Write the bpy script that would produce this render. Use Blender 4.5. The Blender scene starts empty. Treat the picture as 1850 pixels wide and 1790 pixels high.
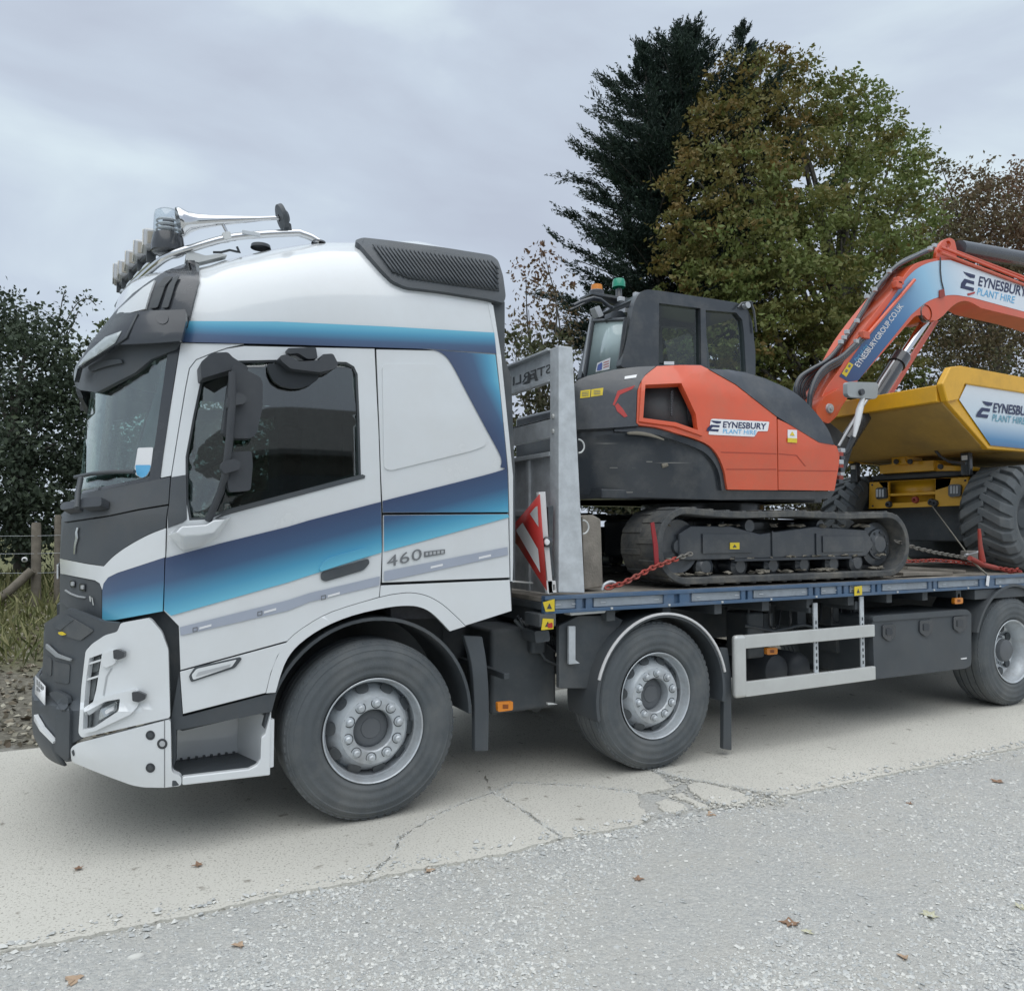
import bpy, bmesh, math, random
import numpy as np
from mathutils import Vector, Matrix
random.seed(7); RNG = np.random.default_rng(11)
SC = bpy.context.scene
COL = SC.collection
# ------------------------------------------------------------------ camera
FPX, U0, V0 = 1400.0, 925.0, 895.0           # focal length and centre in photo pixels (1850 x 1790)
YAW, PITCH = math.radians(27.65), math.radians(2.536)
CAM = np.array([0.0, -4.25, 1.63])
FW = np.array([math.sin(YAW)*math.cos(PITCH), math.cos(YAW)*math.cos(PITCH), math.sin(PITCH)])
RT = np.array([math.cos(YAW), -math.sin(YAW), 0.0]); UP = np.cross(RT, FW)
cd = bpy.data.cameras.new('camera'); co = bpy.data.objects.new('camera', cd); COL.objects.link(co)
cd.sensor_fit = 'HORIZONTAL'; cd.sensor_width = 36; cd.lens = FPX/1850*36; cd.clip_end = 2000; cd.clip_start = .05
co.matrix_world = Matrix(((RT[0], UP[0], -FW[0], CAM[0]), (RT[1], UP[1], -FW[1], CAM[1]), (RT[2], UP[2], -FW[2], CAM[2]), (0, 0, 0, 1)))
SC.camera = co
# ------------------------------------------------------------------ sky, sun, exposure
SUN_EL, SUN_AZ = math.radians(72), math.radians(205)      # azimuth clockwise from +Y
W = bpy.data.worlds.new('World'); SC.world = W; W.use_nodes = True
n = W.node_tree.nodes; l = W.node_tree.links; n.clear()
out = n.new('ShaderNodeOutputWorld'); bg = n.new('ShaderNodeBackground'); sky = n.new('ShaderNodeTexSky')
sky.sky_type = 'NISHITA'; sky.sun_disc = False; sky.sun_elevation = SUN_EL; sky.sun_rotation = SUN_AZ; sky.dust_density = 3
tc = n.new('ShaderNodeTexCoord'); mp = n.new('ShaderNodeMapping'); mp.inputs['Scale'].default_value = (1, 1, 2.6)
mp.inputs['Location'].default_value = (.3, .1, .45)
nz = n.new('ShaderNodeTexNoise'); nz.inputs['Scale'].default_value = 1.9; nz.inputs['Detail'].default_value = 6; nz.inputs['Roughness'].default_value = .5; nz.inputs['Distortion'].default_value = .4
rp = n.new('ShaderNodeValToRGB')
rp.color_ramp.elements[0].position = .36; rp.color_ramp.elements[0].color = (.375, .415, .49, 1)
rp.color_ramp.elements[1].position = .64; rp.color_ramp.elements[1].color = (.53, .61, .655, 1)
e = rp.color_ramp.elements.new(.5); e.color = (.43, .488, .565, 1)
sx = n.new('ShaderNodeVectorMath'); sx.operation = 'SCALE'; sx.inputs['Scale'].default_value = .09
mx = n.new('ShaderNodeMix'); mx.data_type = 'RGBA'; mx.inputs['Factor'].default_value = .9
l.new(tc.outputs['Generated'], mp.inputs['Vector']); l.new(mp.outputs['Vector'], nz.inputs['Vector']); l.new(nz.outputs['Fac'], rp.inputs['Fac'])
l.new(sky.outputs['Color'], sx.inputs[0]); l.new(sx.outputs[0], mx.inputs['A']); l.new(rp.outputs['Color'], mx.inputs['B'])
l.new(mx.outputs['Result'], bg.inputs['Color']); bg.inputs['Strength'].default_value = 1.0; l.new(bg.outputs['Background'], out.inputs['Surface'])
sl = bpy.data.lights.new('sun', 'SUN'); sl.energy = 1.4; sl.angle = math.radians(85); sl.color = (1, .985, .955)
so = bpy.data.objects.new('sun', sl); COL.objects.link(so)
sd = Vector((math.sin(SUN_AZ)*math.cos(SUN_EL), math.cos(SUN_AZ)*math.cos(SUN_EL), math.sin(SUN_EL)))
so.rotation_euler = sd.to_track_quat('Z', 'Y').to_euler(); so.location = (0, -8, 20)
SC.view_settings.view_transform = 'Standard'; SC.view_settings.look = 'None'; SC.view_settings.exposure = 0.52; SC.view_settings.gamma = 1
SC.view_settings.use_curve_mapping = False

# ------------------------------------------------------------------ photo pixel -> point in the place
def rays(uv):
    uv = np.atleast_2d(np.asarray(uv, float))
    return FW[None] + RT[None]*((uv[:, :1]-U0)/FPX) - UP[None]*((uv[:, 1:2]-V0)/FPX)
def onY(uv, Y): d = rays(uv); return CAM + d*((Y-CAM[1])/d[:, 1:2])
def onX(uv, X): d = rays(uv); return CAM + d*((X-CAM[0])/d[:, 0:1])
def onZ(uv, Z): d = rays(uv); return CAM + d*((Z-CAM[2])/d[:, 2:3])
def pY(u, v, Y=0.): return Vector(onY((u, v), Y)[0])
def pX(u, v, X): return Vector(onX((u, v), X)[0])
def pZ(u, v, Z=0.): return Vector(onZ((u, v), Z)[0])
def SY(Y): return lambda uv: onY(uv, Y)
def SX(X): return lambda uv: onX(uv, X)
def project(p):
    q = np.asarray(p)-CAM; z = q@FW; return U0+FPX*(q@RT)/z, V0-FPX*(q@UP)/z

# ------------------------------------------------------------------ materials
MATS = {}
def mat(name, col, rough=.5, metal=0., var=.06, vscale=3., bump=0., bscale=60., coat=0., dirt=None, dscale=1.2, damt=.5, spec=.5, alpha=1.):
    if name in MATS: return MATS[name]
    m = bpy.data.materials.new(name); m.use_nodes = True; MATS[name] = m
    N = m.node_tree.nodes; L = m.node_tree.links; b = N['Principled BSDF']
    b.inputs['Roughness'].default_value = rough; b.inputs['Metallic'].default_value = metal
    b.inputs['Specular IOR Level'].default_value = spec
    if coat: b.inputs['Coat Weight'].default_value = coat; b.inputs['Coat Roughness'].default_value = .06
    t = N.new('ShaderNodeTexCoord')
    a = N.new('ShaderNodeTexNoise'); a.inputs['Scale'].default_value = vscale; a.inputs['Detail'].default_value = 6; a.inputs['Roughness'].default_value = .6
    L.new(t.outputs['Object'], a.inputs['Vector'])
    r = N.new('ShaderNodeValToRGB'); c = np.array(col)
    r.color_ramp.elements[0].position = .3; r.color_ramp.elements[1].position = .7
    r.color_ramp.elements[0].color = (*np.clip(c*(1-var), 0, 1), 1); r.color_ramp.elements[1].color = (*np.clip(c*(1+var), 0, 1), 1)
    L.new(a.outputs['Fac'], r.inputs['Fac']); o = r.outputs['Color']
    if dirt is not None:
        d = N.new('ShaderNodeTexNoise'); d.inputs['Scale'].default_value = dscale; d.inputs['Detail'].default_value = 8; d.inputs['Roughness'].default_value = .68
        L.new(t.outputs['Object'], d.inputs['Vector'])
        q = N.new('ShaderNodeMapRange'); q.inputs['From Min'].default_value = .45; q.inputs['From Max'].default_value = .72; q.inputs['To Max'].default_value = damt
        L.new(d.outputs['Fac'], q.inputs['Value'])
        x = N.new('ShaderNodeMix'); x.data_type = 'RGBA'; x.inputs['B'].default_value = (*dirt, 1)
        L.new(q.outputs['Result'], x.inputs['Factor']); L.new(o, x.inputs['A']); o = x.outputs['Result']
        g = N.new('ShaderNodeMapRange'); g.inputs['To Min'].default_value = rough; g.inputs['To Max'].default_value = min(1, rough+.35)
        L.new(q.outputs['Result'], g.inputs['Value']); L.new(g.outputs['Result'], b.inputs['Roughness'])
    L.new(o, b.inputs['Base Color'])
    if bump:
        z = N.new('ShaderNodeTexNoise'); z.inputs['Scale'].default_value = bscale; z.inputs['Detail'].default_value = 5
        L.new(t.outputs['Object'], z.inputs['Vector'])
        B = N.new('ShaderNodeBump'); B.inputs['Strength'].default_value = bump; B.inputs['Distance'].default_value = .01
        L.new(z.outputs['Fac'], B.inputs['Height']); L.new(B.outputs['Normal'], b.inputs['Normal'])
    return m
def ramp_mat(name, stops, rough=.3, coat=.5):
    """printed livery: colour runs along the attribute 'grad' that each vinyl panel carries"""
    m = bpy.data.materials.new(name); m.use_nodes = True; N = m.node_tree.nodes; L = m.node_tree.links; b = N['Principled BSDF']
    a = N.new('ShaderNodeAttribute'); a.attribute_name = 'grad'; r = N.new('ShaderNodeValToRGB')
    for i, (p, c) in enumerate(stops):
        e = r.color_ramp.elements[i] if i < 2 else r.color_ramp.elements.new(p)
        e.position = p; e.color = (*c, 1)
    L.new(a.outputs['Fac'], r.inputs['Fac']); L.new(r.outputs['Color'], b.inputs['Base Color'])
    b.inputs['Roughness'].default_value = rough; b.inputs['Coat Weight'].default_value = coat; b.inputs['Coat Roughness'].default_value = .06
    MATS[name] = m; return m
def glass_mat(name, tint, fac=.35, rough=.02):
    m = bpy.data.materials.new(name); m.use_nodes = True; N = m.node_tree.nodes; L = m.node_tree.links; N.clear()
    o = N.new('ShaderNodeOutputMaterial'); t = N.new('ShaderNodeBsdfTransparent'); g = N.new('ShaderNodeBsdfGlossy'); f = N.new('ShaderNodeLayerWeight'); x = N.new('ShaderNodeMixShader'); pw_ = N.new('ShaderNodeMath'); pw_.operation = 'POWER'; pw_.inputs[1].default_value = 5
    t.inputs['Color'].default_value = (*tint, 1); g.inputs['Roughness'].default_value = rough; 
    ad = N.new('ShaderNodeMath'); ad.operation = 'MULTIPLY_ADD'; ad.inputs[1].default_value = .93; ad.inputs[2].default_value = fac
    L.new(f.outputs['Facing'], pw_.inputs[0]); L.new(pw_.outputs[0], ad.inputs[0]); L.new(ad.outputs[0], x.inputs['Fac']); L.new(t.outputs[0], x.inputs[1]); L.new(g.outputs[0], x.inputs[2]); L.new(x.outputs[0], o.inputs['Surface'])
    MATS[name] = m; return m
def leaf_mat(name, c1, c2, c3, trans=.25):
    m = bpy.data.materials.new(name); m.use_nodes = True; N = m.node_tree.nodes; L = m.node_tree.links; b = N['Principled BSDF']
    a = N.new('ShaderNodeAttribute'); a.attribute_name = 'tone'; r = N.new('ShaderNodeValToRGB')
    r.color_ramp.elements[0].color = (*c1, 1); r.color_ramp.elements[1].color = (*c3, 1); e = r.color_ramp.elements.new(.5); e.color = (*c2, 1)
    L.new(a.outputs['Fac'], r.inputs['Fac']); L.new(r.outputs['Color'], b.inputs['Base Color']); b.inputs['Roughness'].default_value = .6; b.inputs['Specular IOR Level'].default_value = .3
    o = N['Material Output']; tr = N.new('ShaderNodeBsdfTranslucent'); L.new(r.outputs['Color'], tr.inputs['Color'])
    x = N.new('ShaderNodeMixShader'); x.inputs['Fac'].default_value = trans
    L.new(b.outputs[0], x.inputs[1]); L.new(tr.outputs[0], x.inputs[2]); L.new(x.outputs[0], o.inputs['Surface'])
    MATS[name] = m; return m

DUST = (.30, .285, .25)
WHITE = mat('white_paint', (.715, .745, .76), .22, var=.02, coat=1., dirt=(.58, .56, .52), dscale=1.3, damt=.26)
BLACKP = mat('black_plastic', (.063, .073, .082), .5, var=.12, bump=.12, bscale=420, dirt=(.12, .12, .115), dscale=2.2, damt=.45)  # base lifted and bluish, standing in for a pale haze
BLACKG = mat('black_gloss', (.038, .043, .05), .22, var=.1, coat=.4, dirt=(.10, .10, .10), dscale=2.5, damt=.35)
DARK = mat('chassis_dark', (.060, .070, .078), .6, var=.2, dirt=(.15, .15, .145), dscale=2.5, damt=.6, bump=.1, bscale=90)  # dusty; base also raised towards blue-grey to imitate haze
GREYP = mat('mirror_plastic', (.040, .046, .054), .5, var=.08, bump=.1, bscale=350, dirt=(.14, .14, .14), damt=.3)
SILVER = mat('silver_paint', (.52, .54, .56), .36, .35, var=.05, dirt=(.34, .33, .31), dscale=4, damt=.45)
RIM = mat('wheel_silver', (.56, .60, .63), .38, .4, var=.06, dirt=(.26, .25, .24), dscale=5, damt=.65)
CHROME = mat('chrome', (.66, .67, .68), .13, 1., var=.02)
GALV = mat('galvanised_steel', (.55, .585, .61), .5, .15, var=.13, vscale=14, dirt=(.30, .32, .33), dscale=5, damt=.5)
ALU = mat('aluminium', (.62, .635, .62), .42, .35, var=.05, dirt=(.42, .42, .40), damt=.4)
BLUE = mat('rail_blue', (.060, .115, .200), .42, var=.1, dirt=(.20, .22, .24), dscale=4, damt=.5)
BLUEP = mat('rail_panel', (.34, .38, .42), .5, .2, var=.14, vscale=5, dirt=(.2, .22, .23), dscale=8, damt=.55)
TYRE = mat('tyre_rubber', (.088, .100, .108), .85, var=.12, vscale=5, dirt=(.20, .20, .19), dscale=2.2, damt=.55, bump=.25, bscale=110)  # dusty rubber, its base also lightened and blued in place of haze
ORANGE = mat('orange_paint', (.68, .10, .035), .3, var=.05, coat=.5, dirt=(.40, .15, .08), dscale=3.5, damt=.32)
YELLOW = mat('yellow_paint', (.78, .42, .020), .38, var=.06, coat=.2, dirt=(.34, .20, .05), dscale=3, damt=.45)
EXBLK = mat('excavator_grey', (.036, .043, .052), .28, var=.15, coat=.4, dirt=(.17, .165, .15), dscale=4, damt=.38)
TRACK = mat('track_rubber', (.072, .077, .080), .85, var=.2, vscale=9, dirt=(.26, .24, .20), dscale=3.5, damt=.7, bump=.4, bscale=45)
REDC = mat('chain_red', (.36, .05, .035), .5, .1, var=.2, dirt=(.20, .11, .09), dscale=9, damt=.6)
REDR = mat('reflector_red', (.46, .035, .03), .35, var=.05, dirt=(.25, .1, .09), damt=.3)
WHITEB = mat('board_white', (.66, .66, .66), .4, var=.05, dirt=(.45, .43, .40), damt=.4)
AMBER = mat('amber_lens', (.72, .24, .02), .25, var=.08, coat=.3)
GREENL = mat('green_lens', (.005, .27, .16), .25, var=.05, coat=.4)
YSTICK = mat('yellow_sticker', (.74, .56, .03), .45, var=.05, dirt=(.4, .33, .1), damt=.4, dscale=12)
NAVY = mat('navy_print', (.018, .026, .085), .35, var=.02)
CYAN = mat('cyan_print', (.13, .44, .72), .35, var=.02)
GREYT = mat('grey_print', (.17, .18, .19), .4, var=.03)
WPRINT = mat('white_print', (.78, .79, .8), .35, var=.01)
SGREY = mat('silver_vinyl', (.40, .44, .52), .35, .15, var=.04)
SEAT = mat('seat_cloth', (.055, .055, .06), .9, var=.2, vscale=30)
TIMBER = mat('deck_timber', (.27, .245, .21), .85, var=.22, vscale=7, dirt=(.15, .14, .12), dscale=5, damt=.7, bump=.4, bscale=60)
WOOD = mat('post_wood', (.17, .15, .12), .9, var=.25, vscale=9, bump=.5, bscale=40)
LENS = glass_mat('clear_lens', (.86, .9, .92), .12)
GLASS = glass_mat('cab_glass', (.55, .63, .61), .15)
GLASSW = glass_mat('windscreen_glass', (.74, .86, .83), .18)
GLASSX = glass_mat('excavator_glass', (.62, .70, .67), .06)
STRIPE = ramp_mat('livery_blue', [(0, (.050, .074, .150)), (1, (.15, .50, .67)), (.36, (.055, .112, .215)), (.72, (.075, .31, .49))])
BOOMV = ramp_mat('boom_vinyl', [(0, (.012, .035, .14)), (1, (.74, .80, .86)), (.3, (.035, .16, .38)), (.62, (.30, .56, .76))])
SKIPV = ramp_mat('skip_vinyl', [(0, (.015, .05, .17)), (1, (.72, .75, .78)), (.22, (.06, .22, .42)), (.5, (.55, .66, .74))])

# ------------------------------------------------------------------ object helpers
def tag(o, label, cat, group=None, kind=None):
    if label: o['label'] = label
    if cat: o['category'] = cat
    if group: o['group'] = group
    if kind: o['kind'] = kind
    return o
def thing(name, label, cat, loc=(0, 0, 0), group=None):
    o = bpy.data.objects.new(name, None); COL.objects.link(o); o.location = loc; o.empty_display_size = .2
    return tag(o, label, cat, group)
def root_of(p):
    v = Vector((0, 0, 0))
    while p is not None: v += p.location; p = p.parent
    return v
def link(name, me, m, parent=None):
    """mesh given in place coordinates; parents only ever carry a location"""
    o = bpy.data.objects.new(name, me); COL.objects.link(o)
    if m is not None: me.materials.append(m)
    if parent is not None:
        o.parent = parent; r = root_of(parent)
        if r.length > 0: me.transform(Matrix.Translation(-r))
    return o
def from_bm(name, bm, m, parent=None, bevel=0., seg=2, smooth=True, solid=0., ang=35):
    me = bpy.data.meshes.new(name); bm.to_mesh(me); bm.free()
    o = link(name, me, m, parent); finish(o, bevel, seg, smooth, solid, ang); return o
def finish(o, bevel=0., seg=2, smooth=True, solid=0., ang=35):
    if solid > .0031:
        s = o.modifiers.new('t', 'SOLIDIFY'); s.thickness = solid; s.offset = -1
    if bevel:
        b = o.modifiers.new('b', 'BEVEL'); b.width = bevel; b.segments = seg; b.limit_method = 'ANGLE'; b.angle_limit = math.radians(ang); b.harden_normals = True; b.use_clamp_overlap = True
    if smooth:
        o.data.polygons.foreach_set('use_smooth', [True]*len(o.data.polygons))
        if not bevel: o.data.set_sharp_from_angle(angle=math.radians(ang))
def fil(pts, r, k=4):
    """round the corners of a closed outline"""
    P = [np.array(p, float) for p in pts]; out = []; N_ = len(P)
    for i in range(N_):
        a, b, c = P[i-1], P[i], P[(i+1) % N_]
        d1, d2 = a-b, c-b; l1, l2 = np.linalg.norm(d1), np.linalg.norm(d2)
        rr = min(r, l1*.45, l2*.45)
        s, e = b+d1/l1*rr, b+d2/l2*rr
        for j in range(k+1):
            t = j/k; out.append(tuple((1-t)**2*s+2*t*(1-t)*b+t*t*e))
    return out
def sm(pts, k=5):
    """smooth open curve through points (Catmull-Rom)"""
    P = [np.array(p, float) for p in pts]; P = [2*P[0]-P[1]]+P+[2*P[-1]-P[-2]]; out = []
    for i in range(1, len(P)-2):
        for j in range(k):
            t = j/k; a, b, c, d = P[i-1], P[i], P[i+1], P[i+2]
            out.append(tuple(.5*((2*b)+(-a+c)*t+(2*a-5*b+4*c-d)*t*t+(-a+3*b-3*c+d)*t**3)))
    out.append(tuple(P[-2])); return out
def flat_bm(outer, holes=()):
    bm = bmesh.new(); es = []
    for lp in [outer]+list(holes):
        vs = [bm.verts.new((p[0], p[1], 0)) for p in lp]
        es += [bm.edges.new((vs[i], vs[(i+1) % len(vs)])) for i in range(len(vs))]
    bmesh.ops.triangle_fill(bm, use_beauty=True, use_dissolve=False, edges=es)
    return bm
def panel(name, outer, surf, m, parent, holes=(), th=.015, dice=16, bevel=.003, grad=None, smooth=True, back=None, mirror=False):
    """a sheet whose outline is read off the photo and laid on the real surface surf"""
    bm = flat_bm(outer, holes)
    if dice:
        us = [v.co.x for v in bm.verts]; vv = [v.co.y for v in bm.verts]
        for a0, a1, ax in ((min(us), max(us), 0), (min(vv), max(vv), 1)):
            k = max(1, int((a1-a0)/dice))
            for i in range(1, k):
                c = a0+(a1-a0)*i/k; pc = (c, 0, 0) if ax == 0 else (0, c, 0); nn = (1, 0, 0) if ax == 0 else (0, 1, 0)
                bmesh.ops.bisect_plane(bm, geom=bm.verts[:]+bm.edges[:]+bm.faces[:], dist=1e-4, plane_co=pc, plane_no=nn)
    bmesh.ops.remove_doubles(bm, verts=bm.verts[:], dist=.05)
    uv = np.array([(v.co.x, v.co.y) for v in bm.verts]); xyz = surf(uv)
    for v, p in zip(bm.verts, xyz): v.co = p
    bm.normal_update()
    for f in bm.faces:
        if f.normal.dot(Vector(CAM)-f.calc_center_median()) < 0: f.normal_flip()
    me = bpy.data.meshes.new(name); bm.to_mesh(me); bm.free()
    if grad is not None:
        at = me.attributes.new('grad', 'FLOAT', 'POINT'); at.data.foreach_set('value', np.clip(np.array([grad(*q) for q in uv]), 0, 1).astype(np.float32))
    o = link(name, me, m, parent); finish(o, bevel, 2, smooth, th)
    if mirror:
        m2 = me.copy(); mm = Matrix.Translation((0, 2.5, 0)) @ Matrix.Diagonal((1, -1, 1, 1)); r = root_of(parent)
        m2.transform(Matrix.Translation(-r) @ mm @ Matrix.Translation(r)); m2.flip_normals()
        o2 = bpy.data.objects.new(name, m2); COL.objects.link(o2); o2.parent = parent; finish(o2, bevel, 2, smooth, th)
    return o
def prism(name, outer, Y0, Y1, m, parent, holes=(), bevel=.004, seg=2, smooth=True, axis='Y', ang=35):
    """outline read at depth Y0, carried straight back to Y1 (world extrusion, no perspective)"""
    bm = flat_bm(outer, holes)
    bmesh.ops.remove_doubles(bm, verts=bm.verts[:], dist=.01)
    uv = np.array([(v.co.x, v.co.y) for v in bm.verts]); xyz = onY(uv, Y0) if axis == 'Y' else onX(uv, Y0)
    for v, p in zip(bm.verts, xyz): v.co = p
    d = Vector((0, Y1-Y0, 0)) if axis == 'Y' else Vector((Y1-Y0, 0, 0))
    return solidify(name, bm, d, m, parent, bevel, seg, smooth, ang)
def solidify(name, bm, d, m, parent, bevel=.004, seg=2, smooth=True, ang=35):
    g = bmesh.ops.extrude_face_region(bm, geom=bm.faces[:])
    bmesh.ops.translate(bm, vec=d, verts=[x for x in g['geom'] if isinstance(x, bmesh.types.BMVert)])
    bmesh.ops.recalc_face_normals(bm, faces=bm.faces[:])
    return from_bm(name, bm, m, parent, bevel, seg, smooth, 0, ang)
def xzprism(name, outer, Y0, Y1, m, parent, holes=(), bevel=.004, seg=2, ang=35):
    bm = flat_bm(outer, holes)
    for v in bm.verts: v.co = (v.co.x, Y0, v.co.y)
    return solidify(name, bm, Vector((0, Y1-Y0, 0)), m, parent, bevel, seg, True, ang)
def yzprism(name, outer, X0, X1, m, parent, holes=(), bevel=.004, seg=2, ang=35):
    bm = flat_bm(outer, holes)
    for v in bm.verts: v.co = (X0, v.co.x, v.co.y)
    return solidify(name, bm, Vector((X1-X0, 0, 0)), m, parent, bevel, seg, True, ang)
def box_bm(bm, x0, x1, y0, y1, z0, z1, M=None):
    r = bmesh.ops.create_cube(bm, size=1)
    for v in r['verts']:
        v.co = Vector(((x0+x1)/2+v.co.x*(x1-x0), (y0+y1)/2+v.co.y*(y1-y0), (z0+z1)/2+v.co.z*(z1-z0)))
        if M is not None: v.co = M @ v.co
    return bm
def box(name, x0, x1, y0, y1, z0, z1, m, parent, bevel=.006, seg=2, M=None):
    return from_bm(name, box_bm(bmesh.new(), x0, x1, y0, y1, z0, z1, M), m, parent, bevel, seg)
def boxes(name, L_, m, parent, bevel=.004):
    bm = bmesh.new()
    for b in L_: box_bm(bm, *b)
    return from_bm(name, bm, m, parent, bevel)
def tube_bm(bm, pts, r, sides=10, cap=True, radii=None):
    P = [Vector(p) for p in pts]; rings = []; pn = None
    for i, p in enumerate(P):
        t = (P[min(i+1, len(P)-1)]-P[max(i-1, 0)]).normalized()
        if pn is None:
            a = Vector((0, 0, 1)) if abs(t.z) < .9 else Vector((1, 0, 0)); pn = (a-t*a.dot(t)).normalized()
        else: pn = (pn-t*pn.dot(t)).normalized()
        b = t.cross(pn); rr = radii[i] if radii else r
        rings.append([bm.verts.new(p+(pn*math.cos(2*math.pi*k/sides)+b*math.sin(2*math.pi*k/sides))*rr) for k in range(sides)])
    for i in range(len(rings)-1):
        for k in range(sides):
            bm.faces.new((rings[i][k], rings[i][(k+1) % sides], rings[i+1][(k+1) % sides], rings[i+1][k]))
    if cap:
        bm.faces.new(rings[0][::-1]); bm.faces.new(rings[-1])
    return bm
def tube(name, pts, r, m, parent, sides=12, radii=None):
    bm = tube_bm(bmesh.new(), pts, r, sides, True, radii); bmesh.ops.recalc_face_normals(bm, faces=bm.faces[:])
    return from_bm(name, bm, m, parent, ang=50)
def lathe(name, prof, c, m, parent, seg=48, axis=(0, 1, 0), ang=35, smooth=True):
    """prof: (distance along axis, radius); axis points away from the viewer"""
    bm = bmesh.new(); A = Vector(axis).normalized(); h = Vector((0, 0, 1)) if abs(A.z) < .9 else Vector((1, 0, 0)); e1 = (h-A*h.dot(A)).normalized(); e2 = A.cross(e1); C = Vector(c); rings = []
    for s, r in prof:
        if r < 1e-5: rings.append([bm.verts.new(C+A*s)])
        else: rings.append([bm.verts.new(C+A*s+(e1*math.cos(2*math.pi*k/seg)+e2*math.sin(2*math.pi*k/seg))*r) for k in range(seg)])
    for i in range(len(rings)-1):
        a, b = rings[i], rings[i+1]
        for k in range(seg):
            q = [a[k % len(a)], a[(k+1) % len(a)], b[(k+1) % len(b)], b[k % len(b)]]; u = []
            for x in q:
                if x not in u: u.append(x)
            if len(u) > 2:
                try: bm.faces.new(u)
                except ValueError: pass
    bmesh.ops.recalc_face_normals(bm, faces=bm.faces[:])
    return from_bm(name, bm, m, parent, ang=ang, smooth=smooth)
def lettering(name, s, org, ex, ey, surf, m, parent, bold=0., space=1., shear=0., mirror=False):
    """flat print: text box mapped to org + x*ex + y*ey in the photo (ey = cap height), laid on surf"""
    cu = bpy.data.curves.new('t', 'FONT'); cu.body = s; cu.offset = bold; cu.space_character = space; cu.shear = shear; cu.resolution_u = 3
    ob = bpy.data.objects.new('t', cu); COL.objects.link(ob)
    me0 = ob.to_mesh(); bm = bmesh.new(); bm.from_mesh(me0); ob.to_mesh_clear(); bpy.data.objects.remove(ob)
    xs = [v.co.x for v in bm.verts]; ys = [v.co.y for v in bm.verts]; x0, x1, y0, y1 = min(xs), max(xs), min(ys), max(ys)
    A = np.array(org); X = np.array(ex); Yv = np.array(ey)
    uv = np.array([A+X*((x1-v.co.x if mirror else v.co.x-x0)/(x1-x0))+Yv*((v.co.y-y0)/(y1-y0)) for v in bm.verts]); xyz = surf(uv)
    for v, p in zip(bm.verts, xyz): v.co = p
    bm.normal_update()
    for f in bm.faces:
        if f.normal.dot(Vector(CAM)-f.calc_center_median()) < 0: f.normal_flip()
    return from_bm(name, bm, m, parent, smooth=False)

# ------------------------------------------------------------------ curved bodies met by a pixel's ray
def march(G, uv, t0=2.6, t1=13., steps=300):
    d = rays(uv); res = np.empty((len(d), 3)); T = np.linspace(t0, t1, steps)
    for s in range(0, len(d), 500):
        dd = d[s:s+500]; P = CAM[None, None]+dd[:, None]*T[None, :, None]; g = G(P[..., 0], P[..., 1], P[..., 2]); ins = g < 0
        hit = ins.any(1); k = np.where(hit, ins.argmax(1), g.argmin(1)); k = np.clip(k, 1, steps-1)
        a = T[k-1].copy(); b = T[k].copy()
        for _ in range(16):
            c = (a+b)/2; p = CAM+dd*c[:, None]; ii = G(p[:, 0], p[:, 1], p[:, 2]) < 0
            b = np.where(ii, c, b); a = np.where(ii, a, c)
        tt = np.where(hit, b, T[k]); res[s:s+500] = CAM+dd*tt[:, None]
    return res
# ================================================================== THE LORRY
truck = thing('flatbed_truck', 'white and blue flatbed lorry carrying an orange excavator and a yellow dumper', 'truck', (1.36, 0, 0))
# cab surface: bowed front f(Z), side walls, rounded roof
_s = onY([(107, 1084), (107, 1010), (110, 935), (128, 903), (141, 880), (150, 800), (163, 706), (190, 630), (212, 556)], 1.3)
FZ, FX = list(_s[:, 2])+[3.45], list(_s[:, 0])+[.40]
_o = np.argsort(FZ); FZ = np.array(FZ)[_o]; FX = np.array(FX)[_o]
_t = onY([(361, 476), (412, 462), (500, 447), (582, 437), (642, 438), (760, 436)], .37)
TX = np.array([0.0]+list(_t[:, 0])+[2.6]); TZ = np.array([3.2]+list(2.72+(_t[:, 2]-2.72)/.868)+[3.55])
NS, LF = 2.8, 1.0
def cabG(off=0.):
    def G(X, Y, Z):
        f = np.interp(Z, FZ, FX)-off; top = np.interp(X, TX, TZ)+off
        q = np.clip((Z-2.72)/(top-2.72), 0, 1.3)
        w = (1.25+off)*np.clip(1-q**3, 0, 1)**(1/3)
        b = np.clip((f+LF-X)/LF, 0, 3); a = np.abs(Y-1.25)/np.maximum(w, 1e-3)
        return np.where(Z > top, 1+Z-top, a**NS+b**NS-1)
    return G
def CB(off=0.): g = cabG(off); return lambda uv: march(g, uv)
def ins(pts, k=1.3):
    P = [np.array(p, float) for p in pts]; A = sum(P[i][0]*P[(i+1) % len(P)][1]-P[(i+1) % len(P)][0]*P[i][1] for i in range(len(P))); s = 1 if A > 0 else -1; o = []
    for i in range(len(P)):
        d1 = P[i]-P[i-1]; d2 = P[(i+1) % len(P)]-P[i]; d1 = d1/(np.linalg.norm(d1)+1e-9); d2 = d2/(np.linalg.norm(d2)+1e-9)
        n1 = np.array((-d1[1], d1[0]))*s; n2 = np.array((-d2[1], d2[0]))*s; b = n1+n2; q = max(.5, b@b/2)
        o.append(tuple(P[i]+b*k/q))
    return o
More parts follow.
